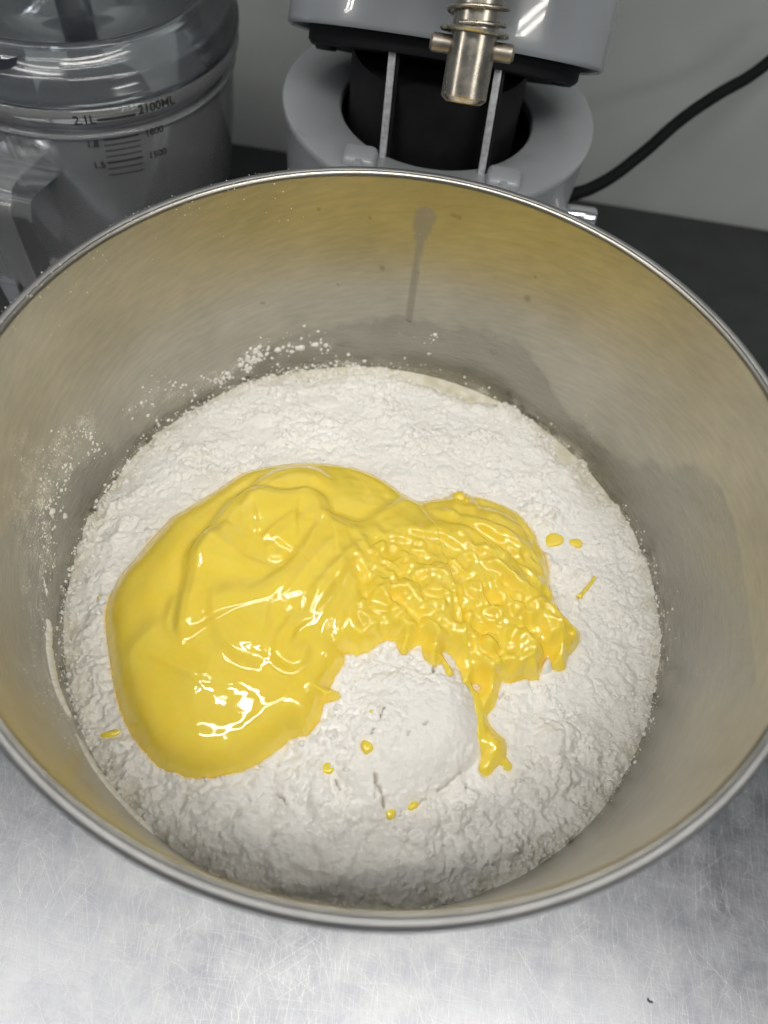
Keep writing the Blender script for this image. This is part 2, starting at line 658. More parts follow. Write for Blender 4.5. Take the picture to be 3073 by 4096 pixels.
M = dict(
    worktop=steel_top(),
    counter=plain('shade_dark_counter', (0.036, 0.040, 0.040), 0.6, noise=0.2, nscale=25, bump=0.1, spec=0.3),  # dark tone stands for unlit steel behind the bowl
    bowl=steel_bowl(True), rim=steel_bowl(False),
    flour=flour_mat(), custard=custard_mat(),
    wall=plain('painted_wall', (0.44, 0.465, 0.46), 0.75, noise=0.06, nscale=14, bump=0.15, spec=0.25),
    grey=plain('grey_gloss_enamel', (0.335, 0.355, 0.38), 0.30, noise=0.05, nscale=30, spec=0.5, coat=0.25),
    head=plain('grey_head_enamel', (0.30, 0.32, 0.345), 0.2, noise=0.05, nscale=40, spec=0.55, coat=0.5),
    black=plain('black_plastic', (0.011, 0.011, 0.013), 0.55, noise=0.3, nscale=90, spec=0.22),
    bolt=plain('dark_bolt_steel', (0.05, 0.052, 0.055), 0.4, metal=0.4, noise=0.2, nscale=80),
    pin=plain('dull_pin_steel', (0.34, 0.31, 0.27), 0.42, metal=0.85, noise=0.25, nscale=200),
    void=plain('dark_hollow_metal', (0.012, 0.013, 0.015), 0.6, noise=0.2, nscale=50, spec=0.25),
    shaft=plain('worn_nickel_steel', (0.52, 0.48, 0.41), 0.27, metal=1.0, noise=0.22, nscale=160, bump=0.25),
    brass=plain('custard_smeared_brass', (0.75, 0.52, 0.14), 0.35, metal=0.6, noise=0.3, nscale=300),
    zinc=plain('zinc_steel_strip', (0.58, 0.60, 0.62), 0.34, metal=0.3, noise=0.25, nscale=400, bump=0.3),
    chrome=plain('polished_chrome', (0.82, 0.84, 0.86), 0.14, metal=1.0, noise=0.04, nscale=60),
    cable=plain('black_rubber_cable', (0.006, 0.009, 0.008), 0.65, noise=0.2, nscale=80, spec=0.12),
    clear=clear_plastic('clear_jar_plastic', (0.985, 0.99, 0.995), 0.22, (0.72, 0.74, 0.76)),
    lid=clear_plastic('clear_lid_plastic', (0.95, 0.965, 0.975), 0.09, (0.5, 0.53, 0.57), rough=0.11),
    smoke=plain('dark_blue_grey_plastic', (0.035, 0.04, 0.055), 0.35, noise=0.2, nscale=50),
    hubm=plain('charcoal_hub_plastic', (0.022, 0.028, 0.034), 0.5, noise=0.2, nscale=50, spec=0.3),
    ink=plain('black_print_ink', (0.035, 0.036, 0.038), 0.6, noise=0.2, nscale=300),
    base=plain('dark_motor_housing', (0.03, 0.033, 0.035), 0.4, noise=0.2, nscale=40),
)
mm, mnt, mb = new_mat('milk_liquid')
mb.inputs['Base Color'].default_value = (0.74, 0.70, 0.58, 1)
mb.inputs['Roughness'].default_value = 0.12
_tc = N(mnt, 'ShaderNodeTexCoord')
_nz = N(mnt, 'ShaderNodeTexNoise', Scale=160.0, Detail=5.0)
mnt.links.new(_tc.outputs['Object'], _nz.inputs['Vector'])
_rp = ramp(mnt, [(0.35, (0.60, 0.55, 0.42)), (0.65, (0.78, 0.75, 0.65))])
mnt.links.new(_nz.outputs['Fac'], _rp.inputs['Fac'])
mnt.links.new(_rp.outputs['Color'], mb.inputs['Base Color'])
M['milk'] = mm
wm, wnt, wb = new_mat('water_drop')
wb.inputs['Base Color'].default_value = (0.55, 0.53, 0.48, 1)
wb.inputs['Roughness'].default_value = 0.08
wb.inputs['Transmission Weight'].default_value = 0.5
_tc2 = N(wnt, 'ShaderNodeTexCoord')
_nz2 = N(wnt, 'ShaderNodeTexNoise', Scale=400.0)
wnt.links.new(_tc2.outputs['Object'], _nz2.inputs['Vector'])
_bp2 = N(wnt, 'ShaderNodeBump', Strength=0.1, Distance=0.0002)
wnt.links.new(_nz2.outputs['Fac'], _bp2.inputs['Height'])
wnt.links.new(_bp2.outputs['Normal'], wb.inputs['Normal'])
M['drop'] = wm

# ------------------------------------------------------------------ setting
bm = bmesh.new()
bmesh.ops.create_cube(bm, size=1)
bmesh.ops.scale(bm, verts=bm.verts, vec=(2.2, 1.06, 0.04))
bmesh.ops.translate(bm, verts=bm.verts, vec=(0, -0.378, -0.02))
bmesh.ops.bevel(bm, geom=bm.edges[:], offset=0.004, segments=2, affect='EDGES')
me = bpy.data.meshes.new('worktop')
bm.to_mesh(me)
bm.free()
prop(link('worktop', me, M['worktop']), 'scratched stainless steel worktop under the mixing bowl', None, None, 'structure')
bm = bmesh.new()
bmesh.ops.create_cube(bm, size=1)
bmesh.ops.scale(bm, verts=bm.verts, vec=(2.2, 0.274, 0.04))
bmesh.ops.translate(bm, verts=bm.verts, vec=(0, 0.292, -0.02))
bmesh.ops.bevel(bm, geom=bm.edges[:], offset=0.003, segments=2, affect='EDGES')
me = bpy.data.meshes.new('rear_shade_counter')  # added strip, its dark colour stands for the unlit back of the worktop
bm.to_mesh(me)
bm.free()
prop(link('rear_shade_counter', me, M['counter']), 'counter added along the wall under the mixer and the jar, coloured dark for the unlit worktop', None, None, 'structure')
bm = bmesh.new()
bmesh.ops.create_cube(bm, size=1)
bmesh.ops.scale(bm, verts=bm.verts, vec=(2.6, 0.08, 1.9))
bmesh.ops.translate(bm, verts=bm.verts, vec=(0, 0.472, 0.7))
me = bpy.data.meshes.new('wall')
bm.to_mesh(me)
bm.free()
prop(link('wall', me, M['wall']), 'plain grey painted wall behind the worktop', None, None, 'structure')

# ------------------------------------------------------------------ mixing bowl
bowl = empty('mixing_bowl', 'large brushed stainless steel mixing bowl filled with flour and yellow custard', 'bowl', (0, 0, 0))
prof_in = [(0.0, 0.003), (0.05, 0.003), (0.085, 0.008), (0.105, 0.02), (0.117, 0.036), (0.123, 0.052), (0.1262, 0.07)]
zs = np.linspace(0.085, ZRIM, 150)
prof_in += [(wall_r(z), z) for z in zs]
top_r = wall_r(ZRIM)
prof = prof_in + [(top_r + 0.0006, ZRIM + 0.0016), (top_r + 0.0014, ZRIM + 0.0016)]
prof += [(r + 0.0012, z - 0.0006) for r, z in reversed(prof_in) if z < ZRIM - 0.004 and r > 0.001]
prof += [(0.0, 0.0)]
NT = 720
V, F = lathe(prof, NT)
me = mesh_np('bowl_wall', V, F)
# stains on the inner wall: wet film, dried spots, a dried drip
nP = len(prof)
th = np.arctan2(V[:, 1], V[:, 0])
zz = V[:, 2]
rel = V - CAM
dep = rel @ FW
pu, pv = CX + FPX * (rel @ RT) / dep, CY - FPX * (rel @ UP) / dep
inside_face = (np.arange(len(V)) % nP) < len(prof_in)
nz1 = fbm(th * 9, zz * 90, 4, 2)
wet = np.zeros(len(V))
# edge of the wet band (photo row at which it starts, by column) along the back
xs = [0, 200, 420, 520, 620, 700, 760, 850, 960, 1040, 1130, 1160, 1190, 1240, 1330, 1400, 1500, 1560, 1595, 1600, 1590, 1570]
ys = [1180, 960, 840, 770, 735, 705, 692, 684, 690, 706, 735, 745, 830, 900, 1010, 1005, 995, 1040, 1120, 1200, 1300, 1420]
edge = np.interp(pu, [0, 200, 420, 520, 620, 700, 760, 850, 960, 1040, 1130, 1160, 1190, 1240, 1330, 1400, 1500, 1560, 1600, 1640],
                 [1150, 985, 850, 770, 735, 705, 692, 684, 690, 706, 740, 775, 830, 900, 985, 1000, 1000, 1050, 1180, 1500])
back = (V[:, 1] > -0.11) & inside_face
wet = np.where(back, sstep(-10, 16, pv - edge - nz1 * 34) * sstep(1580 + nz1 * 90, 1420 + nz1 * 90, pv), 0)
right_front = inside_face & (V[:, 0] > 0.02) & (V[:, 1] <= 0.02)
wet = np.maximum(wet, np.where(right_front, sstep(0.126, 0.104, zz + nz1 * 0.014) * 0.7 * sstep(0.02, -0.03, V[:, 1]), 0))
left_front = inside_face & (V[:, 0] < -0.02) & (V[:, 1] <= -0.02)
wet = np.maximum(wet, np.where(left_front, sstep(0.104, 0.094, zz + nz1 * 0.010) * 0.6 * sstep(-0.02, -0.06, V[:, 1]), 0))
# dried drip
drip_pts = [(918, 470), (912, 500), (906, 530), (899, 570), (893, 620), (888, 660), (885, 690)]
dd, _, aa = line_dist(pu, pv, drip_pts)
wid = np.interp(aa, [0, 0.12, 0.25, 0.4, 1], [24, 19, 9.5, 7.5, 7])
film = np.where(inside_face & (V[:, 1] > 0), sstep(2.0, -2.0, dd - wid) * 0.55, 0)
spot = np.zeros(len(V))
for a, b, s in ((1140, 645, 7), (826, 579, 6), (905, 590, 3), (980, 465, 5), (992, 470, 5), (730, 615, 3), (568, 655, 4), (1155, 597, 3), (690, 452, 4), (800, 470, 3)):
    spot = np.maximum(spot, np.where(inside_face & (V[:, 1] > 0), np.exp(-(((pu - a) / s) ** 2 + ((pv - b) / s) ** 2) ** 2) * 0.6, 0))
dust = np.zeros(len(V))
for line, sp_, am in (([(185, 915), (150, 945), (115, 990), (95, 1050), (85, 1120), (95, 1180), (105, 1230)], 26, 0.85), ([(60, 980), (50, 1080), (60, 1180), (85, 1260)], 40, 0.5),
                      ([(60, 1250), (80, 1320), (95, 1400), (120, 1480)], 26, 0.45), ([(520, 790), (545, 770), (575, 752)], 16, 0.7), ([(440, 825), (500, 808)], 16, 0.55),
                      ([(600, 760), (660, 742), (715, 745)], 14, 0.4), ([(280, 890), (340, 855), (430, 850)], 22, 0.4), ([(1408, 1210), (1430, 1280), (1440, 1350), (1430, 1450)], 20, 0.4),
                      ([(100, 560), (200, 500), (300, 450)], 18, 0.3), ([(80, 1400), (130, 1530), (230, 1690), (330, 1790)], 14, 0.5)):
    d_, _, _ = line_dist(pu, pv, line)
    dust = np.maximum(dust, np.where(inside_face, am * np.exp(-(d_ / sp_) ** 2), 0))
hem = 0.5 + fbm(th * 11, zz * 40, 3, 170) * 1.6
dust = np.maximum(dust, np.where(inside_face, np.clip(hem, 0, 1) * sstep(0.0905 + 0.004 * hem, 0.0868, zz) * 0.95, 0))
dust = np.where((V[:, 1] > -0.16) & ((V[:, 0] < 0) | (V[:, 1] < 0.08) | (zz < 0.096)), dust, 0)
for nm, arr in (('wet', wet), ('film', film), ('spot', spot), ('dust', dust)):
    at = me.attributes.new(nm, 'FLOAT', 'POINT')
    at.data.foreach_set('value', arr.astype(np.float32))
link('bowl_wall', me, M['bowl'], bowl)
# rolled bead round the lip
rb = []
for k in range(20):
    t = 2 * math.pi * k / 20
    rb.append((top_r + 0.0026 + 0.0021 * math.cos(t), ZRIM - 0.0008 + 0.0028 * math.sin(t)))
V, F = lathe(rb, 360, closed_profile=True)
link('rolled_rim', fix_normals(mesh_np('rolled_rim', V, F)), M['rim'], bowl)

# ------------------------------------------------------------------ flour
ZE = 0.088                                     # level of the flour at the bowl's wall


def to_plane(pts, z=0.0945):
    return [onz(a, b, z)[:2] for a, b in pts]


MOUND = onz(905, 1575, 0.108)[:2]
valley_px = [(1008, 1430), (1028, 1500), (1043, 1560), (1042, 1620), (1003, 1662), (968, 1691), (926, 1719), (871, 1745), (828, 1768), (757, 1775), (690, 1785), (600, 1800), (500, 1830)]
valley = smooth_line(to_plane(valley_px, 0.0985), 4)


def flour_smooth(X, Y):
    R = np.hypot(X, Y)
    h = ZE + 0.009 * np.clip(1 - (R / 0.1285) ** 2, 0, 1)
    # heap in front, steep towards the right and the viewer
    d, side, arc = line_dist(X, Y, valley)
    s = np.where(side < 0, d, -d)
    rr = np.hypot((X - MOUND[0]) / 1.1, (Y - MOUND[1] - 0.006))
    fall = np.exp(-(rr / 0.047) ** 2)
    rise = np.clip((s + 0.001) / 0.0185, 0, 1)
    rise = 1 - (1 - rise) ** 2.2
    h = h + 0.0135 * fall * rise
    # soft bank left over outside the valley line
    h = h + 0.0035 * np.exp(-((X - MOUND[0]) / 0.07) ** 2 - ((Y - MOUND[1] + 0.02) / 0.045) ** 2)
    # rolling unevenness
    h = h + 0.0022 * fbm(X * 26, Y * 26, 2, 11)
    return h


G = 0.0004
ax = np.arange(-0.134, 0.134 + G / 2, G)
X, Y = np.meshgrid(ax, ax)
R = np.hypot(X, Y)
TH = np.arctan2(Y, X)
base = flour_smooth(X, Y)
rel = np.stack([X, Y, base], -1) - CAM
dep = rel @ FW
PU, PV = CX + FPX * (rel @ RT) / dep, CY - FPX * (rel @ UP) / dep

smooth_poly = [(868, 1540), (930, 1500), (994, 1470), (1030, 1523), (1043, 1615), (1001, 1664), (920, 1719), (854, 1742), (789, 1730), (776, 1680), (835, 1620)]
ins = poly_inside(PU, PV, smooth_poly)
dpx, _, _ = line_dist(PU, PV, smooth_poly, True)
sm = np.where(ins, 0.35 + 0.65 * sstep(0, 46, dpx), 0.35 * sstep(-60, 0, -dpx))
lump_px = ((1203, 1598, 50, 38, 0.0042), (430, 1042, 24, 15, 0.0016), (962, 1020, 22, 13, 0.0018), (762, 1752, 22, 14, 0.0022), (1055, 880, 40, 18, 0.003),
           (1100, 890, 30, 22, 0.0035), (560, 905, 30, 16, 0.0022), (700, 870, 34, 14, 0.002), (490, 960, 30, 15, 0.002), (1175, 1440, 16, 20, 0.004), (1120, 1480, 26, 14, 0.003))
lump = np.zeros_like(X)
for a, b, sx, sy, hh in lump_px:
    q = ((PU - a) / sx) ** 2 + ((PV - b) / sy) ** 2 + fbm(X * 300, Y * 300, 2, 31) * 0.3
    lump += hh * np.clip(1 - q, 0, 1) ** 0.6
    sm = np.maximum(sm, 0.75 * np.clip(1.3 - q, 0, 1))
wx, wy = X + 0.0016 * fbm(X * 170, Y * 170, 3, 5), Y + 0.0016 * fbm(X * 170, Y * 170, 3, 8)
w1, r1 = worley(wx * 135, wy * 135, 1)
w2, r2 = worley(wx * 300, wy * 300, 2)
w3, r3 = worley(wx * 640, wy * 640, 3)
w4, r4 = worley(wx * 430 + 7, wy * 430 + 3, 4)
patch = sstep(-0.15, 0.45, fbm(X * 60, Y * 60, 3, 45))
clump = 0.0016 * np.clip(1 - w1 * 1.15, 0, 1) ** 0.7 * sstep(0.55, 0.9, r1) \
    + 0.0016 * np.clip(1 - w2 * 1.3, 0, 1) ** 0.6 * sstep(0.3, 0.9, r2) \
    + 0.0014 * np.clip(1 - w4 * 1.35, 0, 1) ** 0.55 * sstep(0.25, 0.9, r4) * (0.4 + 0.8 * patch) \
    + 0.0012 * np.clip(1 - w3 * 1.25, 0, 1) ** 0.6 * (0.1 + r3) * (0.4 + 0.8 * patch)
slump = 0.0019 * (0.5 - np.abs(fbm(wx * 48, wy * 55, 3, 121)) * 2.2) + 0.0022 * fbm(X * 75, Y * 75, 3, 122)
wrink = 0.0016 * (1 - np.abs(fbm(X * 95, Y * 120, 4, 21)) * 2.6)
rough_n = 0.0014 * fbm(X * 330, Y * 330, 4, 14, 0.7)
zone = 0.75 + 0.5 * fbm(X * 22, Y * 22, 2, 41)
frontz = sstep(-0.02, -0.10, Y)
calm = 0.55 + 0.75 * sstep(-0.25, 0.35, fbm(X * 34, Y * 34, 3, 160))
calm = calm + (1.05 - calm) * sstep(-0.055, -0.095, Y)
tex = calm * (clump * zone * (0.45 + 0.75 * patch) * (1 - 0.3 * frontz) + slump * (0.45 + 0.55 * frontz) + wrink * (0.35 + 0.65 * frontz) + rough_n) * (1 - 0.84 * sm)
tex = tex + 0.0006 * fbm(X * 420, Y * 420, 4, 55, 0.65) * sm + 0.0005 * fbm(X * 90, Y * 40, 3, 56) * sm
Z = base + tex + lump
# cracks in the heap
crack_px = [[(809, 1674), (812, 1693), (819, 1702), (828, 1719), (832, 1738)], [(726, 1683), (731, 1692), (734, 1703)], [(827, 1541), (822, 1550), (818, 1561)],
            [(806, 1584), (801, 1592)], [(597, 1706), (608, 1716), (617, 1729)], [(939, 1432), (936, 1445), (933, 1461)], [(1003, 1660), (985, 1676), (968, 1690), (950, 1702)],
            [(926, 1717), (920, 1722), (907, 1730)], [(921, 1569), (910, 1576)], [(1013, 1692), (1018, 1688)], [(870, 1745), (870, 1755)], [(812, 1700), (811, 1725)],
            [(1102, 1480), (1090, 1492)], [(880, 1590), (876, 1598)], [(1150, 1640), (1160, 1648)]]
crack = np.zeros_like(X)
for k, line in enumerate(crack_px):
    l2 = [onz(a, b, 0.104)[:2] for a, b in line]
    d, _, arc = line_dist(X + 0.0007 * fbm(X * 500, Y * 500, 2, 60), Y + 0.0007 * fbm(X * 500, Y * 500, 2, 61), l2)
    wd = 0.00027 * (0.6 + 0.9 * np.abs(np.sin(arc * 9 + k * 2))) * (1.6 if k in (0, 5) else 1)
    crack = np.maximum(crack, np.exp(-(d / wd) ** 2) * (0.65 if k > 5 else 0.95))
Z -= 0.0022 * crack
# edge at the wall: sinks unevenly, milk shows through at the back right
edge_n = fbm(TH * 14, R * 60, 4, 71)
we = sstep(0.119, 0.1285, R + 0.0035 * edge_n)
milk_gap = 0
for a0, wdt, dep_ in ((1.36, 0.20, 0.0075), (0.80, 0.12, 0.006), (0.62, 0.10, 0.004), (1.9, 0.16, 0.003), (2.9, 0.4, 0.0016), (3.5, 0.35, 0.0014)):
    dth = (TH - a0 + np.pi) % (2 * np.pi) - np.pi
    milk_gap = milk_gap + dep_ * np.exp(-(dth / wdt) ** 2)
Z -= milk_gap * sstep(0.113, 0.1265, R + 0.004 * edge_n)
Z -= we * (0.0002 + 0.0016 * edge_n)
damp = np.clip(sstep(0.120, 0.129, R + 0.005 * edge_n) * (0.55 + 0.6 * edge_n) + sstep(0.110, 0.124, R + 0.005 * edge_n) * np.minimum(milk_gap / 0.0075, 1) * 0.9, 0, 1)
def flour_at(x, y, field=None):
    f = Z if field is None else field
    i = np.clip(np.round((np.asarray(y) - ax[0]) / G).astype(int), 0, len(ax) - 1)
    j = np.clip(np.round((np.asarray(x) - ax[0]) / G).astype(int), 0, len(ax) - 1)
    return f[i, j]


def onflour(a, b, lift=0.0):
    z = 0.1
    for _ in range(14):
        p = onz(a, b, z)
        z = 0.5 * z + 0.5 * (float(flour_at(p[0], p[1], base)) + lift)
    return onz(a, b, z)


out_px = [(895, 1071), (868, 1056), (835, 1032), (803, 1016), (770, 1004), (735, 998), (708, 995), (680, 993), (647, 993), (615, 996), (583, 1001), (555, 1006), (529, 1013),
          (500, 1029), (475, 1046), (443, 1065), (411, 1085), (368, 1110), (332, 1149), (310, 1173), (289, 1199), (270, 1220), (253, 1242), (232, 1282), (225, 1310), (223, 1332),
          (224, 1352), (227, 1375), (232, 1412), (237, 1446), (242, 1478), (248, 1507), (255, 1530), (264, 1554), (275, 1575), (286, 1593), (307, 1622), (322, 1638), (339, 1651),
          (358, 1662), (379, 1670), (398, 1676), (418, 1679), (442, 1680), (468, 1677), (494, 1672), (518, 1665), (539, 1657), (558, 1647), (580, 1632), (601, 1615), (615, 1603),
          (629, 1593), (645, 1590), (658, 1588), (670, 1582), (679, 1572), (688, 1560), (694, 1547), (698, 1533), (701, 1518), (712, 1516), (722, 1511), (733, 1507), (737, 1500),
          (733, 1489), (722, 1484), (715, 1480), (721, 1468), (726, 1457), (734, 1445), (744, 1432), (747, 1411), (756, 1408), (766, 1408), (776, 1410), (786, 1406), (798, 1401),
          (811, 1394), (821, 1386), (831, 1382), (845, 1381), (856, 1384), (860, 1394), (864, 1405), (872, 1411), (880, 1410), (886, 1402), (896, 1392), (904, 1388), (913, 1388), (913, 1400),
          (916, 1412), (925, 1426), (933, 1432), (941, 1434), (949, 1431), (957, 1430), (962, 1436), (965, 1446), (969, 1454), (976, 1457), (984, 1452), (982, 1442), (974, 1432),
          (966, 1420), (961, 1411), (963, 1405), (970, 1408), (986, 1422), (998, 1443), (1002, 1467), (1010, 1476), (1018, 1484), (1026, 1504), (1030, 1518), (1034, 1532), (1037, 1552),
          (1037, 1566), (1036, 1580), (1040, 1601), (1043, 1618), (1043, 1634), (1038, 1648), (1037, 1658), (1043, 1666), (1051, 1671), (1060, 1670), (1067, 1666), (1074, 1656),
          (1083, 1647), (1088, 1650), (1094, 1656), (1099, 1661), (1105, 1662), (1111, 1655), (1110, 1647), (1104, 1638), (1098, 1629), (1100, 1613), (1099, 1602), (1096, 1593), (1089, 1586),
          (1079, 1579), (1069, 1568), (1061, 1556), (1056, 1544), (1062, 1534), (1071, 1524), (1076, 1514), (1080, 1500), (1083, 1484), (1089, 1470), (1098, 1472), (1108, 1474), (1124, 1469), (1134, 1464),
          (1144, 1463), (1158, 1465), (1169, 1462), (1172, 1452), (1174, 1441), (1180, 1428), (1186, 1416), (1190, 1407), (1192, 1420), (1194, 1436), (1201, 1441), (1210, 1444), (1219, 1444), (1227, 1440),
          (1230, 1426), (1232, 1413), (1240, 1405), (1248, 1396), (1255, 1386), (1259, 1376), (1259, 1366), (1255, 1357), (1246, 1348), (1236, 1339), (1227, 1330), (1218, 1321), (1211, 1307), (1204, 1290), (1198, 1276),
          (1194, 1262), (1192, 1245), (1191, 1227), (1188, 1212), (1184, 1197), (1178, 1185), (1171, 1174), (1167, 1162), (1162, 1150), (1153, 1135), (1142, 1121), (1130, 1108), (1116, 1097), (1098, 1087),
          (1079, 1079), (1060, 1072), (1043, 1068), (1026, 1066), (1012, 1060), (1003, 1056), (990, 1055), (980, 1058), (973, 1065), (958, 1069), (941, 1071), (924, 1074), (908, 1076)]
outline = [onflour(a, b, 0.004)[:2] for a, b in out_px]
fd, _, _ = line_dist(X, Y, outline, True)
fin = poly_inside(X, Y, outline)
hole = onflour(1032, 1480, 0.003)[:2]
hol = sstep(0.0024, 0.0010, np.hypot((X - hole[0]) / 1.15, Y - hole[1]))
under = np.where(fin, sstep(0.0, 0.0012, fd), 0) * (1 - hol)
Z = Z * (1 - under) + (base - 0.0012) * under
drops_px = [(1197, 1166, 22), (1245, 1173, 16), (793, 1614, 13), (709, 1660, 12), (844, 1758, 11), (893, 1740, 12), (230, 1588, 12), (248, 1582, 12), (1285, 1245, 6), (1268, 1271, 6), (1249, 1292, 8)]
for a, b, r_ in drops_px:
    p = onflour(a, b, 0.001)
    q = np.exp(-(np.hypot(X - p[0], Y - p[1]) / (r_ * 0.00021)) ** 4)
    Z = Z * (1 - q) + (base + 0.0004) * q
FLOUR_Z = Z
mask = R < wall_r(np.clip(Z, 0.07, 0.12)) + 0.0004
Fq, used = grid_faces(mask)
Vf = np.stack([X.ravel(), Y.ravel(), Z.ravel()], 1)[used]
me = mesh_np('flour_heap', Vf, Fq)
stain = np.where(fin, 1, np.exp(-(fd / (0.0005 * (1 + 0.9 * fbm(X * 260, Y * 260, 3, 130)).clip(0.1)) ) ** 2))
for nm, arr in (('damp', damp), ('crack', crack * 0.85), ('stain', stain * 0.45)):
    at = me.attributes.new(nm, 'FLOAT', 'POINT')
    at.data.foreach_set('value', arr.ravel()[used].astype(np.float32))
flour = prop(link('flour_heap', me, M['flour']), 'clumpy white flour heaped across the inside of the steel bowl', 'flour')


# pool of milk under the flour, seen along the wall
th = np.linspace(0, 2 * np.pi, 240, endpoint=False)
rad = np.linspace(0.10, wall_r(0.0860) - 0.0001, 14)
V = np.stack([np.outer(np.cos(th), rad), np.outer(np.sin(th), rad), np.outer(np.ones(240), 0.0860 + 0.0012 * (np.clip((rad - 0.1255) / 0.003, 0, 1)) ** 2)], -1).reshape(-1, 3)
V[:, 2] += 0.00025 * fbm(V[:, 0] * 200, V[:, 1] * 200, 2, 77)
idx = np.arange(240 * 14).reshape(240, 14)
idx = np.vstack([idx, idx[:1]])
F = np.stack([idx[:-1, :-1].ravel(), idx[:-1, 1:].ravel(), idx[1:, 1:].ravel(), idx[1:, :-1].ravel()], 1)
prop(link('milk_pool', mesh_np('milk_pool', V, F[:, ::-1]), M['milk']), 'cream coloured milk showing between the flour and the back of the bowl', 'milk')

# flour caked on the wall at the left, a crumbly strip above the heap
strip_px = [[(100, 1338), (104, 1362), (104, 1400), (112, 1450), (122, 1490), (138, 1530), (152, 1552)],
            [(163, 1585), (190, 1640), (228, 1695), (262, 1735), (300, 1775), (334, 1805)],
            [(92, 1245), (97, 1270), (100, 1290)]]
for k, sp_ in enumerate(strip_px):
    line = [onwall(a, b) for a, b in smooth_line(sp_, 10)]
    thl = np.unwrap([math.atan2(p[1], p[0]) for p in line])
    zl = np.array([p[2] for p in line])
    nn, mm_ = 160, 14
    tt = np.linspace(0, 1, nn)
    tht = np.interp(tt, np.linspace(0, 1, len(thl)), thl)
    zt = np.interp(tt, np.linspace(0, 1, len(zl)), zl)
    half = np.array([0.0028, 0.0022, 0.0008][k]) * np.sqrt(np.clip(np.sin(tt * np.pi), 0, 1)) * (0.8 + 0.5 * fbm(tt * 9, tt * 0 + k, 3, 81))
    VV = []
    for i in range(nn):
        for j in range(mm_):
            c = 2 * j / (mm_ - 1) - 1
            z = zt[i] + half[i] * c * 1.6
            thick = 0.0016 * max(0, 1 - c * c) ** 0.5 * min(1, half[i] / 0.0012) + 0.0005 * float(fbm(np.array([tht[i] * 60]), np.array([z * 500]), 3, 83)[0])
            r_ = wall_r(z) - thick + 0.0003
            VV.append((r_ * math.cos(tht[i]), r_ * math.sin(tht[i]), z))
    idx = np.arange(nn * mm_).reshape(nn, mm_)
    F = np.stack([idx[:-1, :-1].ravel(), idx[:-1, 1:].ravel(), idx[1:, 1:].ravel(), idx[1:, :-1].ravel()], 1)
    link('caked_flour', mesh_np('caked_flour', np.array(VV), F), M['flour'], flour)

# flour grains and dust thrown onto the wall: one uncountable mass
t = (1 + 5 ** 0.5) / 2
ICO = np.array([(-1, t, 0), (1, t, 0), (-1, -t, 0), (1, -t, 0), (0, -1, t), (0, 1, t), (0, -1, -t), (0, 1, -t), (t, 0, -1), (t, 0, 1), (-t, 0, -1), (-t, 0, 1)]) / 1.9
ICOF = np.array([(0, 11, 5), (0, 5, 1), (0, 1, 7), (0, 7, 10), (0, 10, 11), (1, 5, 9), (5, 11, 4), (11, 10, 2), (10, 7, 6), (7, 1, 8),
                 (3, 9, 4), (3, 4, 2), (3, 2, 6), (3, 6, 8), (3, 8, 9), (4, 9, 5), (2, 4, 11), (6, 2, 10), (8, 6, 7), (9, 8, 1)])
gv, gf, gn = [], [], 0


def grain(p, r, flat=None):
    global gn
    v = ICO * (0.7 + 0.6 * rng.rand(12, 1)) * r * (0.7 + 0.6 * rng.rand(1, 3))
    gv.append(v + p)
    gf.append(ICOF + gn)
    gn += 12


def cluster(poly_or_line, n, spread, r0, r1, pw=2.5):
    P = smooth_line(poly_or_line, 6) if len(poly_or_line) > 2 else [np.array(q, float) for q in poly_or_line]
    for _ in range(n):
        k = rng.rand() * (len(P) - 1)
        i = int(k)
        q = P[i] * (1 - k + i) + P[i + 1] * (k - i) + rng.randn(2) * spread
        p = onwall(q[0], q[1])
        if p is None or p[2] < 0.086:
            continue
        grain(p, r0 + (r1 - r0) * rng.rand() ** pw)


cluster([(520, 790), (545, 770), (575, 752)], 120, 9, 0.0003, 0.0014)
cluster([(530, 800), (548, 775), (560, 765)], 60, 6, 0.0004, 0.0016)
cluster([(450, 825), (480, 815), (500, 808)], 90, 8, 0.0003, 0.0013)
cluster([(595, 755), (610, 765), (640, 748), (690, 742), (712, 748)], 34, 9, 0.0004, 0.0019, 1.6)
cluster([(580, 745), (620, 725), (680, 722), (750, 708)], 26, 10, 0.0003, 0.0010)
cluster([(590, 800), (640, 800), (700, 790), (760, 785)], 40, 9, 0.0003, 0.0011)
cluster([(310, 845), (350, 830), (400, 845), (430, 850)], 60, 10, 0.00025, 0.0009)
cluster([(275, 900), (300, 880), (340, 875), (330, 915)], 34, 10, 0.0003, 0.0011)
cluster([(185, 915), (150, 945), (115, 990), (95, 1050), (85, 1120), (95, 1180), (105, 1230)], 520, 14, 0.0001, 0.0007)
cluster([(180, 930), (200, 950), (215, 965), (190, 985)], 90, 8, 0.00015, 0.0009)
cluster([(150, 1000), (130, 1050), (110, 1110), (105, 1180)], 160, 12, 0.00015, 0.0010)
cluster([(108, 1105), (160, 1105)], 6, 8, 0.0008, 0.0017, 1)
cluster([(60, 980), (50, 1080), (60, 1180), (85, 1260)], 420, 22, 0.00007, 0.0003)
cluster([(60, 1250), (80, 1320), (95, 1380)], 200, 16, 0.0001, 0.0004)
cluster([(70, 1400), (95, 1480), (130, 1550), (200, 1650)], 160, 14, 0.0001, 0.0004)
cluster([(930, 715), (937, 740), (930, 765), (918, 745)], 16, 6, 0.0003, 0.0011, 1.5)
cluster([(945, 800), (965, 808)], 8, 6, 0.0002, 0.0008)
cluster([(1408, 1210), (1430, 1280), (1440, 1350), (1430, 1450)], 90, 12, 0.00015, 0.0006)
cluster([(1240, 930), (1260, 900), (1290, 950)], 40, 14, 0.0001, 0.0004)
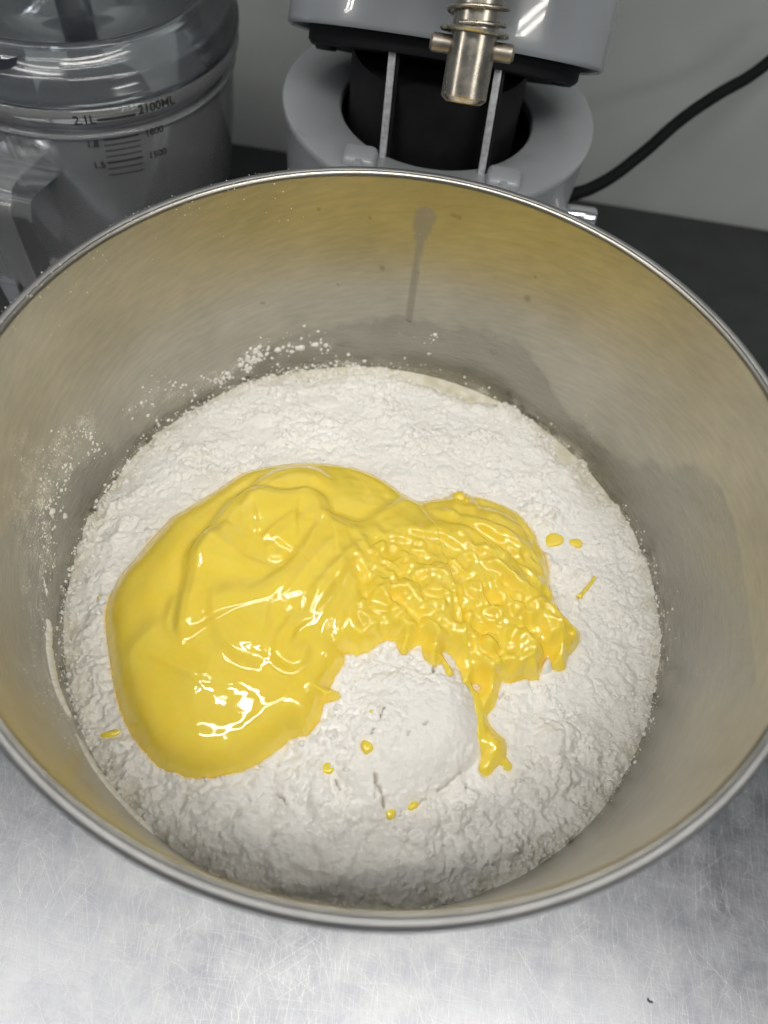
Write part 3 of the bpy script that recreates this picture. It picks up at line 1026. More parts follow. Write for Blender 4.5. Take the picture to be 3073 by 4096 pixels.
cluster([(870, 770), (890, 480), (900, 590)], 12, 20, 0.0002, 0.0005)
for _ in range(260):                            # dusting along the lip at the far left
    a = rng.uniform(math.radians(112), math.radians(172))
    rr = top_r + rng.uniform(-0.0006, 0.0052)
    zz_ = ZRIM + 0.0016 if rr < top_r + 0.0045 else ZRIM + 0.0006
    if rng.rand() < 0.45:
        zz_ = ZRIM - rng.rand() ** 2 * 0.02
        rr = wall_r(zz_)
    grain(np.array([rr * math.cos(a), rr * math.sin(a), zz_]), 0.00008 + 0.00026 * rng.rand() ** 3)
for _ in range(1500):                            # loose crumbs round the edge of the heap
    a = rng.uniform(0, 2 * np.pi)
    rr = 0.128 - abs(rng.randn()) * 0.0045
    x_, y_ = rr * math.cos(a), rr * math.sin(a)
    grain(np.array([x_, y_, float(flour_at(x_, y_)) + 0.0003]), 0.0003 + 0.0010 * rng.rand() ** 3)
for _ in range(1300):                           # grains stuck to the wall just above the heap
    a = rng.uniform(0, 2 * np.pi)
    if 0.5 < a < 1.75 and rng.rand() < 0.75:
        continue
    z_ = 0.0872 + abs(rng.randn()) * 0.0028 * (0.5 + math.sin(a * 3) ** 2 + 0.6 * math.sin(a * 7 + 1) ** 2)
    grain(np.array([(wall_r(z_) - 0.0001) * math.cos(a), (wall_r(z_) - 0.0001) * math.sin(a), z_]), 0.0002 + 0.0008 * rng.rand() ** 3)
for _ in range(2200):                           # and over the heap itself
    a, rr = rng.uniform(0, 2 * np.pi), 0.122 * rng.rand() ** 0.5
    x_, y_ = rr * math.cos(a), rr * math.sin(a)
    if flour_at(x_, y_, sm) > 0.25:
        continue
    grain(np.array([x_, y_, float(flour_at(x_, y_)) + 0.0002]), 0.0002 + 0.0010 * rng.rand() ** 4)
me = mesh_np('flour_dust', np.concatenate(gv), np.concatenate(gf), True)
prop(link('flour_dust', me, M['flour']), 'white flour grains and dust stuck to the inside of the bowl', None, None, 'stuff')

# ------------------------------------------------------------------ custard
GS = 0.0004
ox = np.array(outline)
xa = np.arange(ox[:, 0].min() - 0.003, ox[:, 0].max() + 0.003, GS)
ya = np.arange(ox[:, 1].min() - 0.003, ox[:, 1].max() + 0.003, GS)
SX, SY = np.meshgrid(xa, ya)
wob = 0.00035
dist, _, _ = line_dist(SX, SY, outline, True)
ins = poly_inside(SX, SY, outline)
hole = onflour(1032, 1480, 0.003)[:2]
sd = np.where(ins, dist, -dist)
hd = np.hypot((SX - hole[0]) / 1.15, SY - hole[1]) - 0.0017
sd = np.minimum(sd, hd)
sd = sd + 0.0003 * fbm(SX * 350, SY * 350, 2, 90)
fb = flour_smooth(SX, SY)
# place the texture of the picture on the custard's own surface
relz = np.stack([SX, SY, fb + 0.006], -1) - CAM
dz = relz @ FW
QU, QV = CX + FPX * (relz @ RT) / dz, CY - FPX * (relz @ UP) / dz
left = sstep(800, 690, QU - (QV - 1250) * 0.1)
tail = sstep(1440, 1500, QV) * (QU > 900)
sdc = np.clip(sd, 0, 1)
eL = 1 - (1 - np.clip(sdc / 0.013, 0, 1)) ** 2.3
eR = 1 - (1 - np.clip(sdc / 0.0065, 0, 1)) ** 2.2
hL = 0.0105 * eL + 0.0065 * sstep(0.0, 0.042, sdc)
hR = 0.0052 * eR + 0.0055 * sstep(0.0, 0.026, sdc)
hgt = hL * left + hR * (1 - left)
hgt = hgt * (1 - 0.35 * tail)
edgef = sstep(0.0, 0.007, sdc)


def fold(px, A, wl=0.010, ws=0.0011, groove=0.25, ends=0.16, flip=False, lift=0.008, k=7):
    """a lip of thick cream lying over itself: sharp on one side, fading on the other"""
    global hgt
    line = [onflour(a, b, lift)[:2] for a, b in smooth_line(px, k)]
    d, side, arc = line_dist(SX, SY, line)
    s = d * side * (-1 if flip else 1)
    taper = sstep(0, ends, arc) * sstep(1, 1 - ends, arc)
    ws = ws * 1.9
    lip = np.where(s > 0, np.exp(-s / wl), np.exp(-(s / ws) ** 2))
    # round the lip's crest
    lip = lip - 0.35 * np.exp(-(s / (ws * 0.9)) ** 2)
    gr = groove * np.exp(-((s + ws * 1.6) / (ws * 1.3)) ** 2)
    hgt = hgt + 1.75 * A * taper * (lip - 0.7 * gr) * edgef


def ridge(px, A, wd=0.0015, ends=0.2, lift=0.008, k=6):
    global hgt
    line = [onflour(a, b, lift)[:2] for a, b in smooth_line(px, k)]
    d, _, arc = line_dist(SX, SY, line)
    hgt = hgt + A * np.exp(-(d / wd) ** 2) * sstep(0, ends, arc) * sstep(1, 1 - ends, arc) * edgef


# left pool: poured folds
fold([(405, 1262), (425, 1217), (447, 1182), (475, 1153), (511, 1106), (547, 1078), (601, 1042), (647, 1031), (690, 1042), (725, 1066)], 0.0024, 0.022, 0.0016, 0.2, 0.12, flip=True)
fold([(512, 1106), (535, 1088), (551, 1082), (583, 1090), (619, 1094), (672, 1088), (697, 1103), (702, 1131), (690, 1160)], 0.0020, 0.014, 0.0011, 0.35, 0.12, flip=True)
fold([(522, 1103), (538, 1122), (544, 1140), (547, 1160)], 0.0010, 0.008, 0.0010, 0.3, 0.3)
fold([(475, 1154), (504, 1174), (525, 1196), (545, 1206)], 0.0012, 0.010, 0.0012, 0.3, 0.25, flip=True)
fold([(475, 1156), (445, 1185), (427, 1217), (418, 1267), (407, 1321), (400, 1368), (404, 1398), (420, 1410)], 0.0030, 0.014, 0.0012, 0.4, 0.15)
fold([(392, 1290), (377, 1339), (374, 1368), (384, 1392), (398, 1404)], 0.0017, 0.006, 0.0011, 0.35, 0.25)
fold([(575, 1203), (586, 1185), (604, 1170), (640, 1146), (690, 1139)], 0.0015, 0.012, 0.0011, 0.4, 0.2, flip=True)
fold([(579, 1199), (582, 1215), (592, 1228), (606, 1226), (612, 1212)], 0.0012, 0.004, 0.0009, 0.3, 0.2)
ridge([(547, 1160), (552, 1172), (560, 1170), (556, 1155)], 0.0007, 0.0009)
fold([(705, 1117), (690, 1160), (668, 1200), (640, 1238), (611, 1265), (575, 1286), (550, 1278)], 0.0019, 0.011, 0.0013, 0.4, 0.18)
fold([(470, 1280), (472, 1330), (476, 1362), (488, 1395), (510, 1418), (535, 1430), (575, 1433), (605, 1428)], 0.0018, 0.018, 0.0016, 0.3, 0.18)
fold([(650, 1330), (620, 1375), (603, 1398), (602, 1425), (618, 1442), (640, 1444), (655, 1425), (660, 1385)], 0.0020, 0.008, 0.0012, 0.35, 0.18)
ridge([(414, 1156), (380, 1200), (343, 1250), (310, 1310), (296, 1345)], 0.0012, 0.006)
fold([(380, 1350), (350, 1368), (325, 1385), (300, 1412), (285, 1440)], 0.0014, 0.012, 0.0022, 0.2, 0.3)
ridge([(330, 1440), (318, 1490), (330, 1550), (360, 1600)], 0.0008, 0.007)
ridge([(640, 1500), (600, 1545), (550, 1590), (500, 1620)], 0.0006, 0.006)
fold([(430, 1450), (424, 1490), (430, 1530), (425, 1570)], 0.0006, 0.010, 0.0022, 0.2, 0.25)
fold([(660, 1440), (645, 1480), (620, 1520), (585, 1560)], 0.0008, 0.012, 0.0022, 0.2, 0.25)
fold([(470, 1420), (455, 1450), (440, 1490)], 0.0008, 0.010, 0.0020, 0.2, 0.25, flip=True)
# stretch lines pulled across the neck
for x0, y0, x1, y1, A in ((812, 1150, 640, 1340, 0.0013), (790, 1190, 655, 1370, 0.0016), (770, 1230, 680, 1390, 0.0014), (745, 1165, 600, 1330, 0.0011), (800, 1240, 705, 1400, 0.0012),
                          (725, 1180, 625, 1290, 0.0008), (830, 1190, 740, 1300, 0.0012), (775, 1290, 730, 1410, 0.0013), (700, 1270, 640, 1380, 0.0009)):
    mx_, my_ = (x0 + x1) / 2 + rng.uniform(-10, 10), (y0 + y1) / 2 + rng.uniform(-8, 8)
    fold([(x0, y0), (mx_, my_), (x1, y1)], A, 0.006, 0.0011, 0.4, 0.3, flip=bool(rng.rand() < 0.4))
# valley where the two pours meet
fold([(905, 1072), (875, 1088), (851, 1105), (811, 1136), (770, 1149), (713, 1141), (690, 1150)], 0.0022, 0.012, 0.0016, 0.4, 0.12)
fold([(893, 1075), (860, 1095), (830, 1118), (790, 1125)], 0.0012, 0.010, 0.0013, 0.3, 0.25, flip=True)
# right pile: ribbons falling down to the right
for pts, A in (([(930, 1100), (975, 1118), (1030, 1140), (1090, 1165), (1150, 1200)], 0.0018), ([(960, 1075), (1000, 1090), (1060, 1105), (1110, 1140), (1160, 1180)], 0.0014),
               ([(900, 1130), (960, 1150), (1010, 1165), (1060, 1200), (1120, 1250), (1165, 1300)], 0.0020), ([(1000, 1130), (1060, 1160), (1110, 1205), (1150, 1255), (1180, 1300)], 0.0016),
               ([(860, 1150), (900, 1165), (950, 1172), (1000, 1200), (1040, 1235)], 0.0018), ([(1030, 1220), (1090, 1255), (1140, 1300), (1180, 1350), (1200, 1400)], 0.0019),
               ([(1010, 1260), (1070, 1290), (1120, 1320), (1150, 1370)], 0.0015), ([(810, 1190), (850, 1175), (890, 1180), (930, 1200)], 0.0016), ([(985, 1065), (980, 1095), (970, 1130)], 0.0016),
               ([(1015, 1066), (1025, 1095), (1020, 1130)], 0.0013), ([(1080, 1085), (1110, 1120), (1130, 1160), (1160, 1210)], 0.0012), ([(1190, 1250), (1195, 1300), (1215, 1340), (1235, 1370)], 0.0014),
               ([(960, 1340), (1010, 1370), (1060, 1400), (1110, 1430)], 0.0018), ([(900, 1330), (940, 1360), (985, 1395), (1010, 1430)], 0.0015), ([(1040, 1440), (1060, 1470), (1055, 1510)], 0.0012)):
    fold(pts, A, rng.uniform(0.004, 0.008), rng.uniform(0.0008, 0.0013), 0.45, 0.22, flip=bool(rng.rand() < 0.5))
# curdled lumps
lmp = np.zeros_like(SX)
LX = SX + 0.0022 * fbm(SX * 210, SY * 210, 3, 140) + 0.0022 * fbm(SX * 90, SY * 90, 2, 142)
LY = SY + 0.0022 * fbm(SX * 210, SY * 210, 3, 144) + 0.0022 * fbm(SX * 90, SY * 90, 2, 146)
big = [(990, 1068, 20, .0035), (1003, 1080, 16, .002), (820, 1302, 46, .0032), (850, 1285, 16, .0018), (873, 1275, 15, .0020), (945, 1255, 30, .0028), (980, 1245, 18, .002), (800, 1335, 30, .0022),
       (1060, 1400, 22, .0030), (1068, 1425, 20, .0030), (1055, 1435, 18, .0020), (1192, 1370, 18, .0020), (1130, 1400, 40, .0020), (925, 1415, 20, .0016), (875, 1400, 13, .0014), (1210, 1420, 16, .0020),
       (975, 1450, 8, .0012), (1104, 1652, 9, .0012), (1070, 1610, 26, .0012), (1110, 1445, 40, .0022), (1150, 1440, 26, .0020), (1105, 1280, 6, .0012), (725, 1497, 11, .0014), (703, 1494, 7, .001), (1245, 1380, 18, .0015)]
poly_l = [(790, 1210), (860, 1180), (960, 1190), (1040, 1215), (1110, 1280), (1160, 1360), (1150, 1450), (1060, 1440), (980, 1410), (900, 1385), (820, 1385), (780, 1330)]
pi_ = np.array(poly_l)
cand = []
while len(cand) < 44:
    a, b = rng.uniform(780, 1165), rng.uniform(1180, 1455)
    if poly_inside(np.array([a]), np.array([b]), poly_l)[0]:
        r_ = rng.uniform(9, 24)
        cand.append((a, b, r_, r_ * 0.000195 * rng.uniform(0.3, 0.6)))
for a, b, r_, hh in big + cand:
    p = onflour(a, b, 0.008)[:2]
    pr = r_ * 0.000195
    an = rng.uniform(0, np.pi)
    el = rng.uniform(0.45, 0.95)
    cx_, sx_ = math.cos(an), math.sin(an)
    u_, v_ = (LX - p[0]) * cx_ + (LY - p[1]) * sx_, -(LX - p[0]) * sx_ + (LY - p[1]) * cx_
    q = (u_ / pr) ** 2 + (v_ / (pr * el)) ** 2
    add_ = 1.35 * hh * np.sqrt(np.clip(1.15 - q, 0, 1.15))
    lmp = np.where(add_ > lmp, add_ * 0.82 + lmp * 0.18, lmp + add_ * 0.18)
hgt = hgt + lmp * sstep(0, 0.003, sdc)
# fine ripple of the stirred part
mid = np.clip(sstep(650, 860, QU - (QV - 1250) * 0.25) * sstep(1110, 1250, QV), 0, 1) * (1 - tail)
fa, fb_ = SX * 0.64 - SY * 0.77, SX * 0.77 + SY * 0.64      # along and across the fall of the pile
wa = fa + 0.004 * fbm(SX * 70, SY * 70, 3, 150)
wb_ = fb_ + 0.004 * fbm(SX * 70, SY * 70, 3, 152)
rid = 1 - np.abs(fbm(wa * 48, wb_ * 88, 2, 154, 0.4)) * 2.6
rid2 = 1 - np.abs(fbm(wa * 110, wb_ * 130, 2, 156, 0.35)) * 2.4
hgt = hgt + mid * edgef * (0.0026 * np.clip(rid, -0.6, 1) + 0.0014 * np.clip(rid2, -0.5, 1) + 0.0007 * fbm(wa * 260, wb_ * 260, 2, 158) + 0.0012 * fbm(SX * 120, SY * 95, 2, 95))
hgt = hgt + (1 - left) * (1 - mid) * edgef * 0.0007 * fbm(SX * 130, SY * 130, 2, 99)
hgt = hgt + left * edgef * 0.0004 * fbm(SX * 55, SY * 55, 2, 98)
# settle: a light blur so that nothing is cut sharper than cream would hold
for _ in range(2):
    p_ = np.pad(hgt, 1, mode='edge')
    hgt = (4 * hgt + 2 * (p_[:-2, 1:-1] + p_[2:, 1:-1] + p_[1:-1, :-2] + p_[1:-1, 2:]) + p_[:-2, :-2] + p_[2:, 2:] + p_[:-2, 2:] + p_[2:, :-2]) / 16
soft = hgt.copy()
for _ in range(2):
    p_ = np.pad(soft, 1, mode='edge')
    soft = (4 * soft + 2 * (p_[:-2, 1:-1] + p_[2:, 1:-1] + p_[1:-1, :-2] + p_[1:-1, 2:]) + p_[:-2, :-2] + p_[2:, 2:] + p_[:-2, 2:] + p_[2:, :-2]) / 16
lb = (1 - mid) * edgef
hgt = hgt * (1 - lb) + soft * lb
SZ = fb + np.where(sd > 0, hgt + 0.0006, np.maximum(-0.004, sd * 2.5))
maskS = sd > -0.0012
Fq, used = grid_faces(maskS)
Vs = np.stack([SX.ravel(), SY.ravel(), SZ.ravel()], 1)[used]
me = mesh_np('custard', Vs, Fq)
prop(link('custard', me, M['custard']), 'big glossy yellow custard dollop spread over the flour with a lumpy right side', 'custard')


def blob(a, b, rx, ry, ang, h, label, name='custard_drop', mat='custard', seed=0, tail=None):
    p = onflour(a, b, 0.001)
    n, k = 36, 9
    V = [(0, 0, h)]
    for i in range(1, k + 1):
        s = i / k
        for j in range(n):
            t = 2 * math.pi * j / n
            wob_ = 1 + 0.12 * math.sin(2 * t + seed) + 0.08 * math.sin(3 * t + seed * 2.3) + 0.05 * math.sin(5 * t + seed)
            x, y = rx * s * wob_ * math.cos(t), ry * s * wob_ * math.sin(t)
            V.append((x * math.cos(ang) - y * math.sin(ang), x * math.sin(ang) + y * math.cos(ang), h * math.sqrt(max(0, 1 - s ** 2.4)) - (0.0012 if i == k else 0)))
    F = []
    V = np.array(V)
    me = bpy.data.meshes.new(name)
    faces = [(0, 1 + j, 1 + (j + 1) % n) for j in range(n)]
    for i in range(k - 1):
        for j in range(n):
            faces.append((1 + i * n + j, 1 + (i + 1) * n + j, 1 + (i + 1) * n + (j + 1) % n, 1 + i * n + (j + 1) % n))
    me.from_pydata([tuple(v) for v in V], [], faces)
    for f in me.polygons:
        f.use_smooth = True
    o = link(name, me, M[mat])
    o.location = (p[0], p[1], float(flour_at(p[0], p[1])) + 0.0002)
    return prop(o, label, 'custard drop', 'custard drops splashed on the flour')


blob(1197, 1166, 0.0043, 0.0040, 0.3, 0.0016, 'widest flat custard drop, nearest the right edge of the dollop', seed=1.0)
blob(1245, 1173, 0.0031, 0.0026, 0.2, 0.0015, 'oval custard drop farthest right, beside the widest flat drop', seed=2.4)
blob(793, 1614, 0.0024, 0.0024, 0.0, 0.0021, 'round domed custard drop high on the left side of the flour mound', seed=3.1)
blob(709, 1660, 0.0022, 0.0020, 0.7, 0.0012, 'pale custard drop with a small lobe, between the dollop and the mound crack', seed=4.6)
blob(844, 1758, 0.0021, 0.0017, 0.0, 0.0018, 'round custard drop lowest in the bowl, at the foot of the mound', seed=5.2)
blob(893, 1740, 0.0022, 0.0015, 0.5, 0.0017, 'slanted custard drop in the crease along the foot of the mound', seed=6.9)
blob(240, 1585, 0.0037, 0.0015, 0.35, 0.0012, 'elongated custard splash alone on the flour left of the smooth pool', seed=7.7)
blob(803, 1538, 0.0007, 0.0007, 0.0, 0.0005, 'tiny pale custard fleck above the domed drop on the mound', seed=8.2)
blob(215, 1288, 0.0011, 0.0006, 1.2, 0.0004, 'faint tiny yellow fleck on the flour left of the dollop', seed=9.2)
pts = [onflour(a, b, 0.0014) for a, b in smooth_line([(1285, 1245), (1279, 1258), (1268, 1271), (1258, 1283), (1249, 1292)], 6)]
for p in pts:
    p[2] = float(flour_at(p[0], p[1])) + 0.0009
rr = np.interp(np.linspace(0, 1, len(pts)), [0, 0.1, 0.75, 0.9, 1], [0.0003, 0.0007, 0.0008, 0.0015, 0.0006])
V, F = tube(pts, rr, 12)
prop(link('custard_drop', fix_normals(mesh_np('custard_drop', V, F)), M['custard']), 'thin yellow custard streak on the flour at the right', 'custard drop', 'custard drops splashed on the flour')

# clear drops clinging to the wall
for a, b, s, lab in ((1068, 760, 0.0022, 'clear round droplet on the back wall of the bowl, right of the flour specks'),
                     (905, 600, 0.0006, 'tiny white bead on the dried drip down the back of the bowl'),
                     (150, 1148, 0.0012, 'small clear droplet on the left wall beside the flour dust')):
    p = onwall(a, b)
    e = np.array([p[0], p[1], 0]) / np.hypot(p[0], p[1])
    V, F = rod(p + e * 0.0003, -e, [(0.0001, s * 0.55), (s * 0.45, s * 0.5), (s * 0.8, s * 0.33), (s, 0.0002), (s * 0.9, -0.0002)], 24)
    prop(link('water_drop', fix_normals(mesh_np('water_drop', V, F)), M['drop']), lab, 'droplet', 'droplets on the bowl wall')

# ------------------------------------------------------------------ stand mixer
mixer = empty('stand_mixer', 'grey stand mixer with its head tilted up behind the bowl', 'mixer', (-0.005, 0.2554, 0))
PC = (-0.0047, 0.2554)
PR, HC, HR, PT = 0.0844, (-0.0054, 0.2478), 0.0521, 0.160
# pedestal: round grey block with a round well in its top, cut off straight at the back
n = 200
th = np.linspace(0, 2 * np.pi, n, endpoint=False)
ocx, ocy = PC[0] + PR * np.cos(th), PC[1] + PR * np.sin(th)
ocy = np.minimum(ocy, 0.302)
rings = []
def ring(x, y, z):
    rings.append(np.stack([x, y, np.full(n, z)], 1))
def grow(k, z):
    ring(PC[0] + (ocx - PC[0]) * k, PC[1] + (ocy - PC[1]) * k, z)
grow(0.955, 0.0); grow(0.965, 0.1); grow(0.978, PT - 0.012); grow(0.99, PT - 0.004); grow(0.995, PT - 0.0012); grow(0.988, PT)
hx, hy = HC[0] + np.cos(th) * HR, HC[1] + np.sin(th) * HR
ring(hx * 1.0, hy, PT)
ring(HC[0] + np.cos(th) * (HR - 0.0012), HC[1] + np.sin(th) * (HR - 0.0012), PT - 0.0012)
ring(HC[0] + np.cos(th) * (HR - 0.0014), HC[1] + np.sin(th) * (HR - 0.0014), PT - 0.006)
V = np.concatenate(rings)
idx = np.arange(len(V)).reshape(len(rings), n)
idx = np.hstack([idx, idx[:, :1]])
F = np.stack([idx[:-1, :-1].ravel(), idx[:-1, 1:].ravel(), idx[1:, 1:].ravel(), idx[1:, :-1].ravel()], 1)
ped = link('pedestal', sharp(mesh_np('pedestal', V - np.array([PC[0], PC[1], 0]), F), 50), M['grey'], mixer)
mixer.location = (PC[0], PC[1], 0)


def mp(p):
    return np.array(p) - np.array([PC[0], PC[1], 0])


# dark well and the black column rising out of it
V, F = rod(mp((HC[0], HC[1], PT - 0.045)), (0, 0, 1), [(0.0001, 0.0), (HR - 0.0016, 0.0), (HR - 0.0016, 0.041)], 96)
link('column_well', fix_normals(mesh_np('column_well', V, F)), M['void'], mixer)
V, F = rod(mp((HC[0] - 0.002, HC[1] + 0.0025, PT - 0.045)), (0, 0, 1),
           [(HR - 0.0035, 0.0), (HR - 0.0035, 0.020), (HR - 0.0065, 0.0215), (HR - 0.0068, 0.034), (HR - 0.0072, 0.075), (0.0001, 0.075)], 96)
link('column', sharp(fix_normals(mesh_np('column', V, F)), 40), M['black'], mixer)
# the two knuckles on the pedestal's front edge
for a, b in ((778, 345), (1087, 392)):
    p = onz(a, b, PT)
    bm = box_bm((0.017, 0.015, 0.008), 0.0034, 4)
    me = bpy.data.meshes.new('hinge_knuckle')
    bm.to_mesh(me)
    bm.free()
    o = link('hinge_knuckle', me, M['grey'], mixer)
    o.location = mp((p[0], p[1], PT + 0.0008))
    part_rod('knuckle_screw', np.array((0, -0.0062, 0.001)), (0, -1, 0), [(0.0028, 0), (0.0028, 0.0032), (0.0022, 0.0036), (0.0001, 0.0036)], M['grey'], o, 20)
E1_ = np.array([1.0, 0, 0])
# bright flat steel strips standing in front of the column
for (a0, b0), (a1, b1), yy in (((854, 58), (824, 365), 0.196), ((1084, 110), (1037, 392), 0.196)):
    p0, p1 = ony(a0, b0, yy + 0.016), ony(a1, b1, yy + 0.002)
    d = p0 - p1
    L = np.linalg.norm(d)
    bm = box_bm((0.0034, 0.0022, L + 0.02), 0.0003, 1)
    me = bpy.data.meshes.new('guide_strip')
    bm.to_mesh(me)
    bm.free()
    o = link('guide_strip', me, M['zinc'], mixer)
    zx = d / L
    xx = E1_ - zx * (E1_ @ zx)
    xx /= np.linalg.norm(xx)
    yy_ = np.cross(zx, xx)
    cen = mp((p0 + p1) / 2 - zx * 0.004)
    o.matrix_world = Matrix(((xx[0], yy_[0], zx[0], cen[0]), (xx[1], yy_[1], zx[1], cen[1]), (xx[2], yy_[2], zx[2], cen[2]), (0, 0, 0, 1)))
    bm = box_bm((0.0016, 0.006, L + 0.02), 0.0002, 1)
    me = bpy.data.meshes.new('strip_flange')
    bm.to_mesh(me)
    bm.free()
    o2 = link('strip_flange', me, M['black'], o)
    o2.location = (0.0026, 0.0035, 0)

# tilted head: plane of its rim, axis n points down and towards the viewer
HN = np.array([0, -0.5, -0.8660254])
E2 = np.array([0, -0.8660254, 0.5])
E1 = np.array([1.0, 0, 0])
HO = np.array([-0.006, 0.25, 0.1905])


def sup(t, a, b, ex=2.15, back=1.0):
    c, s = np.cos(t), np.sin(t)
    return np.sign(c) * np.abs(c) ** (2 / ex) * a, np.sign(s) * np.abs(s) ** (2 / ex) * b * np.where(s < 0, back, 1)


n = 160
th = np.linspace(0, 2 * np.pi, n, endpoint=False)
rings = []
for k, up in ((0.90, -0.010), (0.965, 0.0), (0.985, -0.0008), (0.997, 0.0), (1.0, 0.0015), (1.0, 0.006), (1.002, 0.02), (1.0, 0.06), (0.985, 0.11), (0.93, 0.135), (0.8, 0.148), (0.4, 0.156), (0.001, 0.158)):
    if k == 0.90:
        k, up = 0.94, 0.009
    u_, v_ = sup(th, 0.079 * k, 0.058 * k)
    rings.append(HO + u_[:, None] * E1 + v_[:, None] * E2 - up * HN)
V = np.concatenate(rings)
idx = np.arange(len(V)).reshape(len(rings), n)
idx = np.hstack([idx, idx[:, :1]])
F = np.stack([idx[:-1, :-1].ravel(), idx[:-1, 1:].ravel(), idx[1:, 1:].ravel(), idx[1:, :-1].ravel()], 1)
head = link('head', sharp(fix_normals(mesh_np('head', V - np.array([PC[0], PC[1], 0]), F)), 50), M['head'], mixer)
# dark block added under its rim to stand for the shade there
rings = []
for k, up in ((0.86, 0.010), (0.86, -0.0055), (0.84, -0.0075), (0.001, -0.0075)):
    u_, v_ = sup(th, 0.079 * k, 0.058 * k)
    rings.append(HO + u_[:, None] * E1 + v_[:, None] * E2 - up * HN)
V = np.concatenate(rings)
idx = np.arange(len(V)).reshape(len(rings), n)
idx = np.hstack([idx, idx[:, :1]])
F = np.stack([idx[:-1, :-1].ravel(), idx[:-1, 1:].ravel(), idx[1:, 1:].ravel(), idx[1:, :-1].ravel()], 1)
link('underside_shade_block', sharp(fix_normals(mesh_np('underside_shade_block', V - np.array([PC[0], PC[1], 0]), F)), 50), M['void'], mixer)
for a, b, yy in ((706, 96, 0.244), (1214, 174, 0.244)):
    p = ony(a, b, yy)
    part_rod('underside_bolt', mp(p) - HN * 0.010, HN, [(0.0001, 0), (0.0058, 0), (0.0058, 0.011), (0.0050, 0.0125), (0.0028, 0.0125), (0.0024, 0.009), (0.0001, 0.009)], M['bolt'], mixer, 28)
# planetary hub above, out of the picture, and the drive shaft that hangs from it
SB = onz(1000, 222, 0.227)
up = -HN
part_rod('planetary_hub', mp(SB + up * 0.066), up, [(0.0001, 0.0), (0.036, 0.0), (0.040, 0.004), (0.042, 0.05), (0.0001, 0.05)], M['head'], mixer, 64)
shaft = part_rod('drive_shaft', mp(SB), up, [(0.0001, 0.0), (0.0070, 0.0), (0.0078, 0.0006), (0.0087, 0.0016), (0.0087, 0.07), (0.0001, 0.07)], M['shaft'], mixer, 64, 25)
part_rod('shaft_end', mp(SB) + HN * 0.0003, up, [(0.0001, 0.0), (0.0064, 0.0), (0.0070, 0.0008), (0.0080, 0.0016), (0.00885, 0.0024), (0.0001, 0.0024)], M['brass'], shaft, 48, 60)
part_rod('washer', mp(SB + up * 0.0225), up, [(0.0080, 0), (0.0125, 0), (0.0130, 0.0006), (0.0126, 0.0014), (0.0080, 0.0014)], M['shaft'], shaft, 64)
pts = []
for k in range(110):
    t = k / 109 * 2 * math.pi * 2.6
    e1_, e2_, d_ = frame_of(up)
    pts.append(mp(SB + up * (0.0248 + 0.0052 * t / (2 * math.pi))) + (math.cos(t + 1) * e1_ + math.sin(t + 1) * e2_) * 0.0107)
V, F = tube(pts, 0.00085, 10)
link('spring', fix_normals(mesh_np('spring', V, F)), M['shaft'], shaft)
pa = onz(937, 98, 0.0)  # direction of the cross pin in the picture
PM = SB + up * 0.0182
pd = E1 * 0.995 + E2 * -0.02
pd = pd / np.linalg.norm(pd)
part_rod('cross_pin', mp(PM) - pd * 0.0158, pd, [(0.0001, 0), (0.0022, 0), (0.0032, 0.0010), (0.0032, 0.0306), (0.0022, 0.0316), (0.0001, 0.0316)], M['pin'], shaft, 28)
# short bright lever at the side of the pedestal
p = ony(1257, 478, 0.222)
lev = part_rod('side_lever', mp(p) + np.array([-0.028, 0.002, 0.0]), (1, 0.05, 0.0),
               [(0.0001, 0), (0.0045, 0), (0.0045, 0.018), (0.0058, 0.0195), (0.0060, 0.0225), (0.0060, 0.034), (0.0052, 0.0352), (0.0001, 0.0354)], M['chrome'], mixer, 32)

# power cable rising to the right
cab = []
for (a, b), yy in (((1180, 452), 0.285), ((1225, 425), 0.292), ((1275, 408), 0.30), ((1330, 377), 0.312), ((1400, 322), 0.33), ((1450, 277), 0.345), ((1500, 238), 0.36), ((1560, 199), 0.375), ((1620, 165), 0.39), ((1680, 118), 0.40), ((1760, 40), 0.40)):
    cab.append(ony(a, b, yy))
V, F = tube(smooth_line(cab, 8), 0.0040, 16)
prop(link('power_cable', fix_normals(mesh_np('power_cable', V, F)), M['cable']), 'black power cable running up the wall to the right of the mixer', 'cable')

# ------------------------------------------------------------------ food processor jar
JC = (-0.2045, 0.267)
jar = empty('food_processor', 'clear plastic food processor jar with lid, left of the mixer', 'food processor', (JC[0], JC[1], 0))


def jpart(name, prof, mat, parent=None, closed=False, n=160):
    V, F = lathe(prof, n, closed_profile=closed)
    return link(name, fix_normals(mesh_np(name, V, F)), mat, parent or jar)


